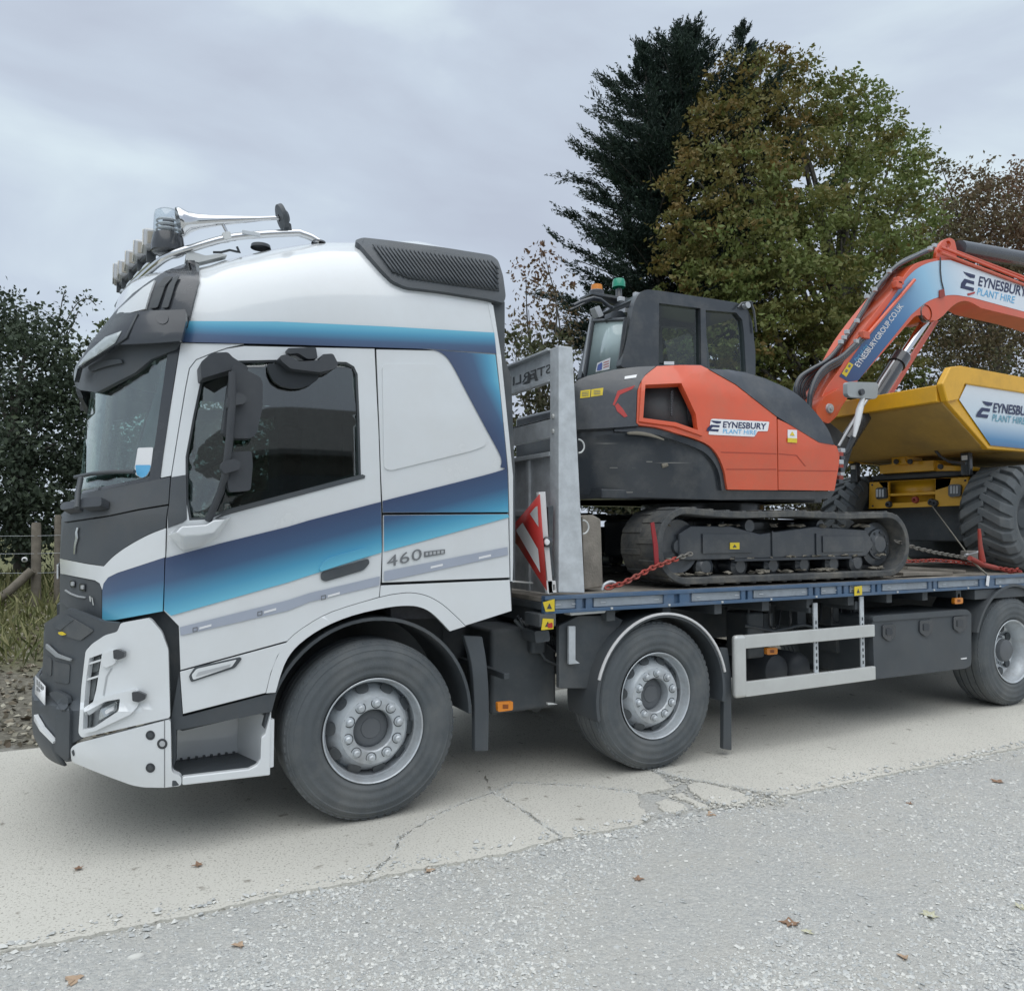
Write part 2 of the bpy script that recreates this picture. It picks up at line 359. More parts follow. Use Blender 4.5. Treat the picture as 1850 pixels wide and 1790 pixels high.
# --- roof shell, closed all round
def roof_shell():
    g = cabG(0); C = np.array([1.2, 1.25, 2.68]); XR = 2.13; na, ne = 120, 30; D = []
    for e in range(ne+1):
        el = math.radians(.6+89.4*(e/ne)**1.0)
        for a in range(na):
            az = 2*math.pi*a/na; D.append((math.cos(az)*math.cos(el), math.sin(az)*math.cos(el), math.sin(el)))
    D = np.array(D); lo = np.zeros(len(D)); hi = np.full(len(D), 3.)
    for _ in range(30):
        mid = (lo+hi)/2; P = C+D*mid[:, None]; inside = (g(P[:, 0], P[:, 1], P[:, 2]) < 0) & (P[:, 0] < XR)
        lo = np.where(inside, mid, lo); hi = np.where(inside, hi, mid)
    P = C+D*lo[:, None]; F = []
    for e in range(ne):
        for a in range(na):
            F.append((e*na+a, e*na+(a+1) % na, (e+1)*na+(a+1) % na, (e+1)*na+a))
    me = bpy.data.meshes.new('roof'); me.from_pydata([tuple(p) for p in P], [], F); me.validate()
    o = link('roof', me, WHITE, truck); finish(o, ang=40); return o
roof = roof_shell()
# --- outlines read from the photo
door_gap = [(441, 623), (410, 629), (382, 638.6), (354, 650), (342, 665.6), (335, 700.8), (321, 785), (309, 860), (304.5, 912), (301.5, 929), (300, 988), (296.5, 1055), (295, 1103.5)]
arch_out = sm([(481, 1252), (489.5, 1217), (502, 1185), (521.5, 1156), (553, 1131), (600, 1105.5), (685, 1079.5), (725.5, 1072), (750, 1071.8), (774.6, 1078), (799, 1092), (824, 1114), (841, 1131)], 3)
arch_in = sm([(498, 1250.5), (506.7, 1220), (519, 1190), (541, 1163), (583, 1134), (637, 1111.6), (701, 1097), (738, 1094), (760, 1097), (779.6, 1106.7), (799, 1125), (812.8, 1140)], 3)
rear_gap = [(677.7, 629), (681, 700), (685, 780), (687.5, 856), (690, 925.5), (691, 991), (688.6, 1050), (685.5, 1079)]
arch_door = [p for p in arch_out if p[0] < 684 and p[1] < 1160]
win = [(363, 684), (372, 663), (388, 655), (431, 651.5), (504, 650), (626, 654), (640, 662), (646.5, 676), (650, 760), (652.5, 858), (653, 861), (417, 922), (378, 938), (342, 940), (335.5, 900), (335, 857), (335, 825), (349, 750)]
# pillar strip between windscreen and door, with the rail above the door
panel('pillar', ins([(326, 619), (441, 621.5)] + door_gap[1:8] + [(288, 864.5), (294, 820)], .8), CB(), WHITE, truck, mirror=True)
# inner frame: what shows as dark joints between the panels
panel('body_frame', [(300, 640), (680, 625), (897, 638), (912, 800), (921, 925), (925, 1100), (841, 1128)] + arch_out[::-1] + [(480, 1255), (492, 1282), (330, 1320), (300, 1310), (180, 1125), (190, 1020)],
      CB(-.05), DARK, truck, holes=[[(352, 690), (372, 660), (640, 656), (655, 850), (420, 928), (345, 942), (330, 860)]], th=.02, dice=14, bevel=0, mirror=True)
door = panel('door', ins([(441, 624)] + rear_gap + arch_door[::-1] + [(520.5, 1158), (325, 1211.5), (322, 1131)] + door_gap[::-1][:-1], 1.2), CB(), WHITE, truck, holes=[win], mirror=True)
panel('door_window', [(w[0]+(2 if w[0] < 500 else -1), w[1]) for w in win], CB(-.02), GLASS, truck, th=.005, bevel=0, mirror=True)
panel('window_frame', ins(win, -1.5), CB(-.008), BLACKP, door, holes=[ins(win, 4.0)], th=.012, bevel=.002, dice=24)
panel('belt_trim', [(417, 919), (655, 857), (660, 859), (659, 864), (417, 928), (385, 938)], CB(.006), BLACKP, door, th=.012, dice=20)
panel('door_trim', [(309, 862), (336, 857.5), (337.5, 938), (330.5, 943.5), (303.5, 953.5), (302.5, 929), (305.5, 911)], CB(.004), BLACKP, door, th=.01, dice=14)
# lower quarter behind the wheel-arch line, under the door
panel('lower_panel', ins([(324, 1212.5), (520.5, 1159.5), (502, 1185), (489.5, 1217), (481, 1252), (329.6, 1290.6)], 1.), CB(), WHITE, truck)
panel('repeater_lamp', fil([(341, 1221), (352, 1205), (434, 1187), (437, 1190), (425, 1206), (345, 1232)], 4), CB(.008), BLACKP, truck, th=.012, dice=14)
panel('repeater_lens', fil([(346, 1219), (355, 1208), (428, 1191), (419, 1204), (349, 1228)], 3), CB(.012), WHITE, truck, th=.01, dice=14)
panel('repeater_bulb', fil([(353, 1222), (358, 1214), (418, 1199), (414, 1205), (358, 1221)], 2), CB(.0135), SILVER, truck, th=.008, dice=14)
# side wall behind the door
side_up = ins([(679, 630), (783, 632), (896, 641), (905, 720), (913, 800), (918, 850), (919.5, 926), (691, 927), (687.5, 856), (685, 780)], 1.)
wall = panel('side_panel', side_up, CB(), WHITE, truck, mirror=True)
press = fil([(691, 657), (786, 657), (816, 681), (879, 794), (876, 806), (851, 815), (706, 850), (694, 846)], 12)
panel('pressing', press, CB(.007), WHITE, wall, th=.008, bevel=.006)
locker = panel('locker_door', ins([(691.5, 929.5), (919.5, 927.5), (922, 1044), (689.5, 1053.5)], 1.), CB(.002), WHITE, truck)
panel('rear_quarter', ins([(687, 1056.5), (922, 1046.5), (925.5, 1104)] + [p for p in arch_out if p[0] > 684][::-1], 1.), CB(), WHITE, truck)
panel('wheel_arch_trim', arch_out + [(812.8, 1140)] + arch_in[::-1][1:], CB(.004), WHITE, truck, th=.03, dice=20, bevel=.006)
panel('rear_edge', [(881, 545), (891, 552), (905, 640), (915, 740), (923, 820), (927, 860), (927, 1015), (926, 1050), (923, 1050), (920.5, 926), (918.5, 850), (913.5, 800), (905.5, 720), (897, 640), (893, 604)], CB(.004), WHITE, truck, th=.03, dice=24)
panel('rear_seal', [(890, 548), (912, 545), (912, 646), (923.7, 682), (929, 820), (931, 860), (931, 1050), (927, 1050), (927, 860), (923, 820), (905, 640)], CB(-.012), DARK, truck, th=.06, dice=24)
# --- livery vinyl
def gline(a, b, c, d):
    """0 on line a-b, 1 on line c-d"""
    def g(u, v):
        t0 = a[1]+(b[1]-a[1])*(u-a[0])/(b[0]-a[0]); t1 = c[1]+(d[1]-c[1])*(u-c[0])/(d[0]-c[0]); return (v-t0)/(t1-t0)
    return g
panel('roof_stripe', [(334, 580), (500, 581), (700, 590), (893, 601), (897, 639), (783, 631), (677, 627.5), (500, 622), (327, 618)], CB(.007), STRIPE, truck, th=.003, dice=7, bevel=0, grad=gline((327, 618), (897, 641), (334, 578), (893, 600)))
dg = gline((300, 1007), (689, 906), (308, 1114), (690, 998))
panel('door_stripe', [(299, 1008), (400, 981), (520, 951.5), (560, 939.5), (688, 906.5), (689.8, 991), (689, 998), (560, 1039), (520, 1052), (309, 1112), (296.5, 1102), (297.5, 1055)], CB(.006), STRIPE, door, th=.002, dice=7, bevel=0, grad=lambda u, v: dg(u, v)**1.15)
lg = gline((692, 905), (919, 840), (692, 997), (919, 934))
panel('locker_stripe', [(693.5, 931), (918, 929), (919.5, 934.5), (694, 996.5)], CB(.008), STRIPE, locker, th=.002, dice=6, bevel=0, grad=lambda u, v: lg(u, v)**1.15)
_cv = np.array(sm([(691, 905), (895, 853), (904, 843), (906, 831), (900, 815), (881, 780), (850, 722), (816, 658), (799, 639), (783, 632)], 6))
def qg(u, v):
    low = lg(u, v)**1.15 if v > 850 else 0
    e = np.interp(v, [640, 720, 800, 926], [897, 906, 913, 920]); d = min(np.hypot(_cv[:, 0]-u, _cv[:, 1]-v))
    w = max(8, d+max(e-u, 0)); s = (d/w)*np.clip((850-v)/160, 0, 1)
    return max(low, s**1.3)
panel('side_stripe', [tuple(p) for p in _cv] + [(895, 641), (904.5, 720), (912.5, 800), (917, 850), (918.5, 925), (692, 925.5)], CB(.006), STRIPE, wall, th=.002, dice=7, bevel=0, grad=qg)
panel('silver_band', [(324.5, 1133), (520, 1084), (560, 1071), (686, 1041), (685.5, 1057), (560, 1087), (520, 1103), (326, 1148)], CB(.006), SGREY, door, th=.002, dice=9, bevel=0)
panel('silver_band', [(694, 1032), (917, 988), (918, 1002), (710, 1047), (694, 1049.5)], CB(.008), SGREY, locker, th=.002, dice=9, bevel=0)
for u, v in ((348, 1134), (465, 1105), (580, 1076)):
    panel('band_mark', [(u, v), (u+9, v-2), (u+9, v+6), (u, v+8)], CB(.0085), GREYT, door, holes=[[(u+1.5, v+1.2), (u+7.5, v), (u+7.5, v+4.8), (u+1.5, v+6.2)]], th=.001, dice=0, bevel=0)
    panel('band_mark', [(u+12, v-1), (u+34, v-7), (u+34, v-3), (u+12, v+3)], CB(.0085), WPRINT, door, th=.001, dice=0, bevel=0)
for u, v in ((778, 1023), (865, 1006)):
    panel('band_mark', [(u, v), (u+22, v-5), (u+22, v-1), (u, v+4)], CB(.0095), WPRINT, locker, th=.001, dice=0, bevel=0)
lettering('model_number', '460', (699, 1025), (63, -15), (0, -20), CB(.009), GREYT, locker, bold=.0, space=1.05)
panel('badge', [(766, 996.5), (804, 992), (804, 1000), (766, 1006.5)], CB(.009), GREYT, locker, th=.003, dice=0, bevel=0)
for i in range(5): panel('badge_mark', [(769+i*7, 998-i*.9), (773.5+i*7, 997.4-i*.9), (773.5+i*7, 1002.6-i*.9), (769+i*7, 1003.4-i*.9)], CB(.011), SILVER, locker, th=.001, dice=0, bevel=0)
# door handle
panel('handle_recess', fil([(579, 1034), (665.5, 1009), (668, 1017), (657, 1030), (588, 1050.5), (580, 1047.5)], 6), CB(.009), BLACKP, door, th=.003, dice=9, bevel=0)
panel('handle', fil([(577.5, 1028), (583, 1016), (596, 1007.5), (650, 992), (664, 990), (671, 1003), (640, 1012.5), (580, 1032)], 7), CB(.022), STRIPE, door, th=.02, dice=10, bevel=.009, grad=lambda u, v: dg(u, v)**1.15)
# --- black front: cowl, panel, lower grille, white blade
CW = truck
panel('cowl', ins([(147, 891), (228, 876), (288, 864.5), (308, 860.5), (304.5, 911), (250, 920), (198, 931), (114, 944), (109, 930)], .7), CB(.004), BLACKP, CW, mirror=True)
fp = panel('front_panel', ins([(114, 945.5), (198, 932.5), (250, 921.5), (304.5, 912.5), (301.5, 929), (299.5, 953.5), (268, 966), (233, 985), (206, 1004), (187.5, 1022.6), (158, 1018.6), (108, 1009)], .7), CB(.004), BLACKP, CW, mirror=True)
panel('white_blade', [(108, 1009), (158, 1019), (187.5, 1023)] + sm([(187.5, 1023), (206, 1004.5), (233, 985.5), (268, 966.5), (299.5, 954)], 4)[1:] + [(298, 1006.5), (249, 1022.6), (212, 1034.6), (195, 1043), (187, 1054), (184.5, 1065), (180, 1053.5), (171, 1048), (109, 1036)], CB(.006), WHITE, CW, mirror=True)
cs = gline((186, 1040), (297, 1006), (184, 1123), (294, 1106))
panel('corner_panel', [(297, 1007), (249, 1023), (212, 1035), (195, 1043.5), (187, 1054), (184.8, 1066), (184.5, 1120.5), (209, 1119.5), (293.5, 1104), (295.8, 1055)], CB(.006), STRIPE, CW, dice=7, grad=lambda u, v: cs(u, v)**1.15)
lgp = panel('lower_grille', [(109, 1037), (171, 1049), (180, 1054.5), (183.5, 1066), (183.5, 1120.5), (150, 1109), (120, 1097.5), (107, 1085)], CB(.0), BLACKP, CW, mirror=True)
for q in ([(126, 1048), (134, 1049.5), (134, 1062), (126, 1060)], [(143, 1053), (153, 1055), (153, 1069), (143, 1066.5)]):
    panel('sensor_recess', fil(q, 2), CB(.006), BLACKG, lgp, th=.006, dice=0)
    c = np.mean(q, 0); panel('sensor_lens', fil([(c[0]-2.5, c[1]-4), (c[0]+2.5, c[1]-3.5), (c[0]+2.5, c[1]+3.5), (c[0]-2.5, c[1]+3)], 1.5), CB(.01), SILVER, lgp, th=.006, dice=0, bevel=.001)
panel('grille_trim', [(117, 1065), (127, 1071), (140, 1076), (153, 1078), (153, 1080.5), (139, 1078.5), (126, 1073.5), (116, 1067)], CB(.008), SILVER, lgp, th=.008, dice=0, bevel=.001)
for q in ([(161, 1076.5), (163.5, 1077), (164.5, 1087), (162, 1086)], [(165, 1078), (167, 1080), (169.5, 1093), (167.5, 1093)]):
    panel('emblem', q, CB(.006), ALU, lgp, th=.003, dice=0, bevel=0)
panel('logo_bar', [(138, 953), (141, 953), (139, 962), (140, 972), (136, 986), (134.5, 1001), (132.5, 1001), (133.5, 984), (136, 972), (135.5, 962)], CB(.012), CHROME, fp, th=.006, dice=0, bevel=.001)
# --- windscreen, trim, glass detail
ws = panel('windscreen', [(163.5, 707), (205, 690), (244, 672), (273, 650), (322, 628), (308, 720), (293, 820), (287.5, 864), (228, 876), (147, 891), (141, 893), (146, 850), (151, 790)], CB(-.006), GLASSW, CW, th=.006, bevel=0, mirror=True)
panel('windscreen_trim', [(303, 637), (324, 626), (309, 724), (295, 820), (289, 865.5), (268, 869), (280, 800), (291, 720)], CB(.003), BLACKG, ws, th=.012, mirror=False)
panel('windscreen_trim', [(149, 886), (228, 870), (270, 861), (268, 869), (228, 877), (147, 892)], CB(.002), BLACKG, ws, th=.01)
panel('tax_sticker', fil([(249, 809), (277, 808), (272, 848), (266, 860), (256, 864), (245, 858), (243, 846)], 3), CB(.0), WPRINT, ws, th=.001, dice=10, bevel=0)
panel('tax_sticker', fil([(244, 840), (272.5, 840), (270, 850), (264, 860), (256, 863.5), (247, 858)], 3), CB(.0025), CYAN, ws, th=.001, dice=10, bevel=0)
for a, b in (((108, 907), (134, 921)), ((143, 899), (183, 917))):
    panel('wiper_pod', fil([(a[0], a[1]+6), (a[0]+6, a[1]), (b[0], a[1]-2), (b[0], b[1]-3), (a[0]+2, b[1])], 5), CB(.05), GREYP, CW, th=.05, dice=10, bevel=.008)
tube('wiper_arm', [CB(.06)(np.array([p]))[0] for p in ((139, 918), (141, 890), (146, 864))], .014, BLACKP, CW, 8)
tube('wiper_blade', [CB(.03)(np.array([p]))[0] for p in ((136, 862), (165, 856), (205, 852), (243, 852))], .011, BLACKP, CW, 8)
# --- roof front and sun visor
rf = panel('roof_front', [(360, 478), (352, 474.5), (338, 475), (300, 489), (270, 508), (240, 530), (213, 557), (205, 572), (253, 565), (338, 592), (350, 540), (359, 506)], CB(.012), BLACKG, CW, th=.02, mirror=False)
panel('roof_front_face', [(279, 506), (258, 520), (214, 559), (208, 572), (262, 558), (270, 530)], CB(.02), WHITE, rf, th=.01)
for q in ([(313, 499), (298, 515), (284, 556), (268, 557), (280, 522), (297, 500)], [(324, 498), (316, 512), (303, 556), (291, 556), (304, 515), (316, 499)]):
    panel('air_slot', fil(q, 4), CB(.022), DARK, rf, th=.006, dice=12, bevel=.002)
_v = onY([(133, 702), (133, 672), (147, 648), (170, 618), (204, 576)], 1.3); VZ, VXx = _v[::-1, 2], _v[::-1, 0]; _o = np.argsort(VZ); VZ = VZ[_o]; VXx = VXx[_o]
def visG(off=0.):
    def G(X, Y, Z):
        f = np.interp(Z, VZ, VXx)-off; b = np.clip((f+1.05-X)/1.05, 0, 3); a = np.abs(Y-1.25)/(1.26+off); return a**2.8+b**2.8-1
    return G
def VB(off=0.): g = visG(off); return lambda uv: march(g, uv)
vis = panel('sun_visor', [(206, 576), (253, 562), (335, 559), (336, 581), (327, 616), (276, 620), (209, 623), (174, 644), (140, 666), (134, 690), (133, 676), (136, 662), (147, 646), (172, 616)], VB(.02), BLACKG, CW, th=.025, dice=10, bevel=.006, mirror=True)
panel('visor_window', [(219, 598), (207, 620), (174, 642), (140, 663), (146, 652), (160, 635), (190, 609)], VB(.024), mat('visor_tint', (.42, .47, .48), .15, coat=.5), vis, th=.004, dice=10, bevel=0)
panel('visor_joint', [(246, 566), (249, 566), (229, 610), (212, 622), (208, 622), (225, 609)], VB(.026), DARK, vis, th=.004, dice=0, bevel=0)
panel('visor_lip', [(134, 668), (140, 664), (174, 643), (209, 622), (327, 616), (319, 631), (273, 649), (244, 673), (174, 709), (146, 705), (137, 699), (133, 686)], VB(-.03), BLACKP, vis, th=.03, dice=10, bevel=.008, mirror=True)
panel('visor_recess', fil([(158, 662), (180, 652), (216, 648), (222, 655), (190, 662), (162, 672)], 4), VB(-.018), DARK, vis, th=.01, dice=10)
_c = (293, 575); panel('visor_bolt', [(_c[0]+11*math.cos(t), _c[1]+10.5*math.sin(t)) for t in np.linspace(0, 6.28, 25)[:-1]], VB(.023), BLACKG, vis, th=.006, dice=0, bevel=.002)
# --- bumper
_b = onY([(80, 1124), (79, 1168), (76, 1216), (60, 1222), (60, 1260), (61, 1292), (72, 1312), (98, 1345), (124, 1375), (150, 1400), (175, 1424)], 1.3)
BZ, BX = _b[::-1, 2], _b[::-1, 0]; _o = np.argsort(BZ); BZ = BZ[_o]; BX = BX[_o]
def bumG(off=0., nn=3.0, LL=1.0):
    def G(X, Y, Z):
        f = np.interp(Z, BZ, BX)-off; b = np.clip((f+LL-X)/LL, 0, 3); a = np.abs(Y-1.25)/(1.25+off); return a**nn+b**nn-1
    return G
def BB(off=0.): g = bumG(off); return lambda uv: march(g, uv)
bum = panel('bumper', [(80, 1126), (100, 1113), (123, 1099), (150, 1109), (184, 1122), (213, 1125), (217, 1124), (212, 1141), (199, 1145), (161, 1166), (153.5, 1180), (147, 1240), (141, 1322), (148, 1333), (131, 1342), (127, 1351), (128.5, 1375), (119, 1376), (98.5, 1357), (95, 1340), (72, 1308), (61, 1291), (61, 1222), (78, 1218), (80, 1168)], BB(.0), BLACKP, CW, th=.03, dice=9, bevel=.006, mirror=True)
panel('grille_opening', fil([(92, 1128), (119, 1110), (169, 1139), (145, 1157), (120, 1150)], 4), BB(.006), DARK, bum, th=.006, dice=9)
panel('grille_bar', [(98, 1134), (125, 1117), (132, 1120), (108, 1139)], BB(.01), BLACKP, bum, th=.008, dice=0)
panel('fog_lamp', fil([(104, 1142), (110, 1141), (118, 1146), (113, 1148), (106, 1146)], 2), BB(.014), YSTICK, bum, th=.008, dice=0, bevel=.002)
panel('bumper_recess', fil([(82, 1185), (93, 1190), (92, 1222), (82, 1214)], 4), BB(.004), DARK, bum, th=.005, dice=0)
panel('bumper_recess', fil([(97, 1194), (126, 1200), (124, 1236), (97, 1231)], 5), BB(.004), DARK, bum, th=.005, dice=9)
panel('bumper_trim', [(82, 1163), (86, 1166), (102, 1181), (127, 1190.5), (126, 1194.5), (100, 1187), (82, 1171)], BB(.016), mat('bumper_trim_grey', (.30, .32, .33), .4), bum, th=.012, dice=0, bevel=.003)
panel('bumper_step', fil([(87, 1252), (100, 1247), (122, 1258), (124, 1275), (112, 1285), (104, 1272)], 5), BB(.02), BLACKP, bum, th=.02, dice=9, bevel=.006)
panel('bumper_ridge', fil([(99, 1286), (106, 1268), (122, 1264), (126, 1290), (124, 1371), (119, 1375), (100, 1355)], 6), BB(.012), BLACKP, bum, th=.02, dice=9, bevel=.008)
panel('lower_lip', [(61, 1291), (64, 1297), (74, 1314), (96, 1339), (95, 1343), (72, 1320), (61, 1301)], BB(.02), WHITE, bum, th=.02, dice=9, bevel=.004)
pl = panel('number_plate', [(63.5, 1219.5), (81, 1239), (80.5, 1273.5), (63, 1253)], BB(.02), WPRINT, bum, th=.004, dice=0, bevel=0)
for j in range(2):
    for i in range(4):
        u = 66+i*3.6; v = 1226+j*13.5+i*3.9; h = 10
        panel('plate_character', [(u, v), (u+2.4, v+2.6), (u+2.4, v+2.6+h), (u, v+h)], BB(.0235), GREYT, pl, holes=[[(u+.9, v+2.7), (u+1.6, v+3.4), (u+1.6, v+h-1), (u+.9, v+h-1.8)]] if (i+j) % 2 else [], th=.001, dice=0, bevel=0)
lamp_hole = [(161, 1189), (184.5, 1180.5), (174, 1245), (168, 1268), (217, 1262), (215, 1285), (169, 1317.5), (149.5, 1321), (151, 1282), (155.5, 1226)]
corner = panel('bumper_corner', fil([(218, 1125), (268, 1116), (274, 1120), (292, 1141), (304, 1173), (307.5, 1296), (147.5, 1332.5), (141.5, 1324), (147, 1242), (154.5, 1176), (166, 1163), (190, 1147), (212, 1141)], 5), BB(.004), WHITE, CW, holes=[lamp_hole], th=.03, dice=12, bevel=.007, mirror=True)
hl = panel('headlight', ins(lamp_hole, -2), BB(-.035), mat('lamp_bezel', (.33, .35, .36), .4, .3), CW, th=.01, dice=12, bevel=0, mirror=True)
for q in ([(164, 1192), (182, 1185), (177.5, 1212), (161.5, 1216)], [(160.5, 1226), (175, 1222), (169, 1262), (157, 1270)], [(153, 1290), (166, 1284), (163, 1314), (152, 1318)]):
    panel('lamp_insert', fil(q, 3), BB(-.022), mat('lamp_grey', (.17, .185, .19), .3, .2), hl, th=.01, dice=0, bevel=.003)
panel('projector_lens', fil([(181, 1281), (212, 1266), (211, 1283), (178, 1302)], 5), BB(-.02), mat('lamp_lens', (.5, .53, .54), .12, .5, coat=1), hl, th=.012, dice=0, bevel=.004)
panel('projector_core', fil([(189, 1284), (207, 1273), (206, 1281), (191, 1291)], 4), BB(-.012), WPRINT, hl, th=.01, dice=0, bevel=.003)
for q in ([(160, 1197), (183, 1190), (182, 1194), (160, 1201)], [(156, 1226), (178, 1219), (177.5, 1223), (155.5, 1230)]):
    panel('lamp_bar', q, BB(.0), WHITE, corner, th=.02, dice=0, bevel=.003)
panel('lamp_arm', fil([(150.5, 1279), (170, 1266.5), (205, 1254), (246, 1245), (250, 1257), (249.5, 1274), (236, 1290), (170, 1321), (150, 1325), (149, 1317), (168, 1314.5), (214, 1284), (217, 1262), (190, 1267), (152, 1287)], 3), BB(.022), WHITE, corner, th=.03, dice=12, bevel=.007)
panel('lamp_arm', fil([(183, 1182), (203, 1173), (212, 1190), (207, 1199), (190, 1207), (184, 1202)], 5), BB(.016), WHITE, corner, th=.02, dice=10, bevel=.006)
for q in ([(204, 1174), (213, 1173), (225, 1178), (224, 1188), (214, 1191.5), (205, 1190)], [(238, 1250), (250, 1249), (264, 1255), (262, 1263), (250, 1268.5), (239, 1266)]):
    panel('lamp_clip', fil(q, 2.5), BB(.034), BLACKG, corner, th=.024, dice=0, bevel=.004)
panel('panel_crease', [(200, 1207), (203, 1207), (194, 1222), (188, 1256), (185.5, 1256), (191, 1222)], BB(.006), mat('crease_grey', (.42, .44, .45), .4), corner, th=.002, dice=0, bevel=0)
low = panel('bumper_wing', fil([(127, 1351), (140, 1342), (308, 1298.7), (310, 1395), (328, 1402), (328, 1419), (297, 1422.5), (260, 1422), (238, 1418), (190, 1400.5), (129, 1376)], 7), BB(.006), WHITE, CW, th=.04, dice=12, bevel=.009, mirror=True)
for u, v, r in ((271.5, 1328, 8.5), (293, 1343.5, 9.5), (271.5, 1387, 8.5)):
    panel('bumper_socket', [(u+r*math.cos(t), v+r*math.sin(t)) for t in np.linspace(0, 6.28, 21)[:-1]], BB(.009), GREYP if r < 9 else BLACKG, low, th=.008, dice=0, bevel=.002)
    panel('socket_cap', [(u+r*.55*math.cos(t), v+r*.55*math.sin(t)) for t in np.linspace(0, 6.28, 17)[:-1]], BB(.012), BLACKP if r < 9 else SILVER, low, th=.006, dice=0, bevel=.002)
panel('tow_slot', fil([(129, 1357), (132, 1354), (134, 1362), (132, 1366)], 1), BB(.009), DARK, low, th=.004, dice=0, bevel=0)
panel('wing_joint', [(296.5, 1299), (298, 1299), (298, 1422), (296.5, 1422)], BB(.0075), GREYT, low, th=.001, dice=20, bevel=0)
# --- entry step: white sill, well and tread
stp = panel('step_sill', [(329.5, 1403.5), (335, 1402.5), (450, 1389), (464, 1382), (471, 1370), (472, 1332), (479, 1326), (490.5, 1284.5), (488.5, 1400.5), (329.5, 1419)], SY(.0), WHITE, CW, th=.04, dice=0, bevel=.008)
_z = pY(450, 1392, 0).z; fl = [pZ(u, v, _z) for u, v in ((312, 1390), (318, 1371), (430, 1359), (474, 1369))]; yb = fl[2].y
box('step_tread', pY(312, 1390).x, pY(487, 1390).x, .015, yb+.05, _z-.03, _z, BLACKP, stp, .004)
xa, xb, xc = pY(318, 1345, yb).x, pY(429, 1345, yb).x, pY(489, 1330, 0).x
zt = pY(380, 1300, yb).z+.1
me = bpy.data.meshes.new('step_wall'); me.from_pydata([(xa, yb, _z), (xb, yb, _z), (xc, .005, _z), (xc, .005, zt-.05), (xb, yb, zt), (xa, yb, zt)], [], [(0, 1, 4, 5), (1, 2, 3, 4)])
finish(link('step_wall', me, WHITE, stp), 0, 2, False, .02)
for i in range(9):
    x = xa+.02+(xc-xa-.12)*i/8; box('tread_tooth', x, x+.012, yb-.03, yb-.005, _z+.001, _z+.012, DARK, stp, 0)
panel('step_surround', [(309, 1299), (324, 1214), (330, 1294), (481, 1254.5), (500, 1250), (491, 1285), (427, 1298), (318, 1319), (317, 1372), (312, 1390), (330, 1404), (312, 1398)], CB(-.012), BLACKP, CW, th=.03, dice=20)
# --- the middle of the front, where the photo looks along it
def front_sheet(name, ZA, XA, nn, LL, hw, z0, z1, off, m, y0=.35, y1=2.15, th=.012):
    zs = np.linspace(z0, z1, 26); ys = np.linspace(y0, y1, 40); V = []; F = []
    for z in zs:
        for y in ys:
            a = abs(y-1.25)/(hw+off); V.append((np.interp(z, ZA, XA)-off+LL*(1-(1-a**nn)**(1/nn)), y, z))
    for j in range(25):
        for i in range(39): F.append((j*40+i, (j+1)*40+i, (j+1)*40+i+1, j*40+i+1))
    me = bpy.data.meshes.new(name); me.from_pydata(V, [], F); o = link(name, me, m, truck); finish(o, 0, 2, True, th); return o
front_sheet('front_shell', FZ, FX, NS, LF, 1.25, 1.12, 1.80, -.012, BLACKP)
front_sheet('windscreen', FZ, FX, NS, LF, 1.25, 1.83, 2.68, -.014, GLASSW, .5, 2.0, .003)
front_sheet('visor_shell', VZ, VXx, 2.8, 1.05, 1.26, float(VZ[0])+.02, float(VZ[-1])-.02, -.035, BLACKP)
front_sheet('bumper_shell', BZ, BX, 3.0, 1.0, 1.25, pY(74, 1318, 1.25).z, pY(80, 1132, 1.25).z, -.014, BLACKP)
_zb = [pY(135, 1016, 1.25).z, pY(135, 1040, 1.25).z]
front_sheet('white_blade', FZ, FX, NS, LF, 1.25, _zb[1], _zb[0], .003, WHITE, .95, 1.75, .01)
# --- mirrors
YM = -.16
mr = prism('mirror', fil([(421, 660), (431, 661), (470, 681), (475, 691), (474.5, 735), (464, 783), (455, 791.5), (424, 792), (402, 782), (408, 738), (413, 700)], 7), YM, YM+.10, GREYP, truck, bevel=.028, seg=4)
prism('mirror_bracket', fil([(362, 655), (382, 637.5), (412, 636), (420, 645), (450, 664), (446, 672), (418, 668), (404, 672), (364, 684)], 5), -.12, .05, GREYP, mr, bevel=.014, seg=3)
prism('mirror_pivot', fil([(413, 714), (430, 709), (444, 714), (446, 724), (440, 730), (428, 731), (411, 738), (409, 728)], 6), YM-.05, YM+.02, GREYP, mr, bevel=.015, seg=3)
tube('mirror_arm', [pY(u, v, y) for u, v, y in ((420, 672, -.2), (419, 735, -.2), (415, 790, -.18), (411, 830, -.17), (407, 860, -.14), (398, 890, -.09), (385, 920, -.04), (376, 940, -.01))], .019, GREYP, mr, 12)
prism('wide_mirror', fil([(417, 817), (455, 814.5), (457, 840), (453, 886), (414, 889), (408, 850)], 6), YM+.02, YM+.09, GREYP, mr, bevel=.02, seg=3)
prism('mirror_pivot', fil([(402, 834), (424, 828), (436, 836), (433, 848), (405, 856), (399, 846)], 5), YM-.03, YM+.04, GREYP, mr, bevel=.012, seg=3)
bm = bmesh.new()
for q, y in (([(303, 966), (322, 950), (375, 946), (388, 936), (421, 931.5), (391, 974), (362, 988), (330, 994)], .015), ([(318, 962), (328, 951), (372, 948), (386, 940), (408, 938), (386, 962), (362, 966), (330, 968)], -.07)):
    for p in q: bm.verts.new(pY(p[0], p[1], y))
bm.verts.ensure_lookup_table()
for i in range(8): bm.faces.new((bm.verts[i], bm.verts[(i+1) % 8], bm.verts[8+(i+1) % 8], bm.verts[8+i]))
bm.faces.new([bm.verts[8+i] for i in range(8)]); bmesh.ops.recalc_face_normals(bm, faces=bm.faces[:])
from_bm('mirror_mount', bm, WHITE, door, .008, 3)
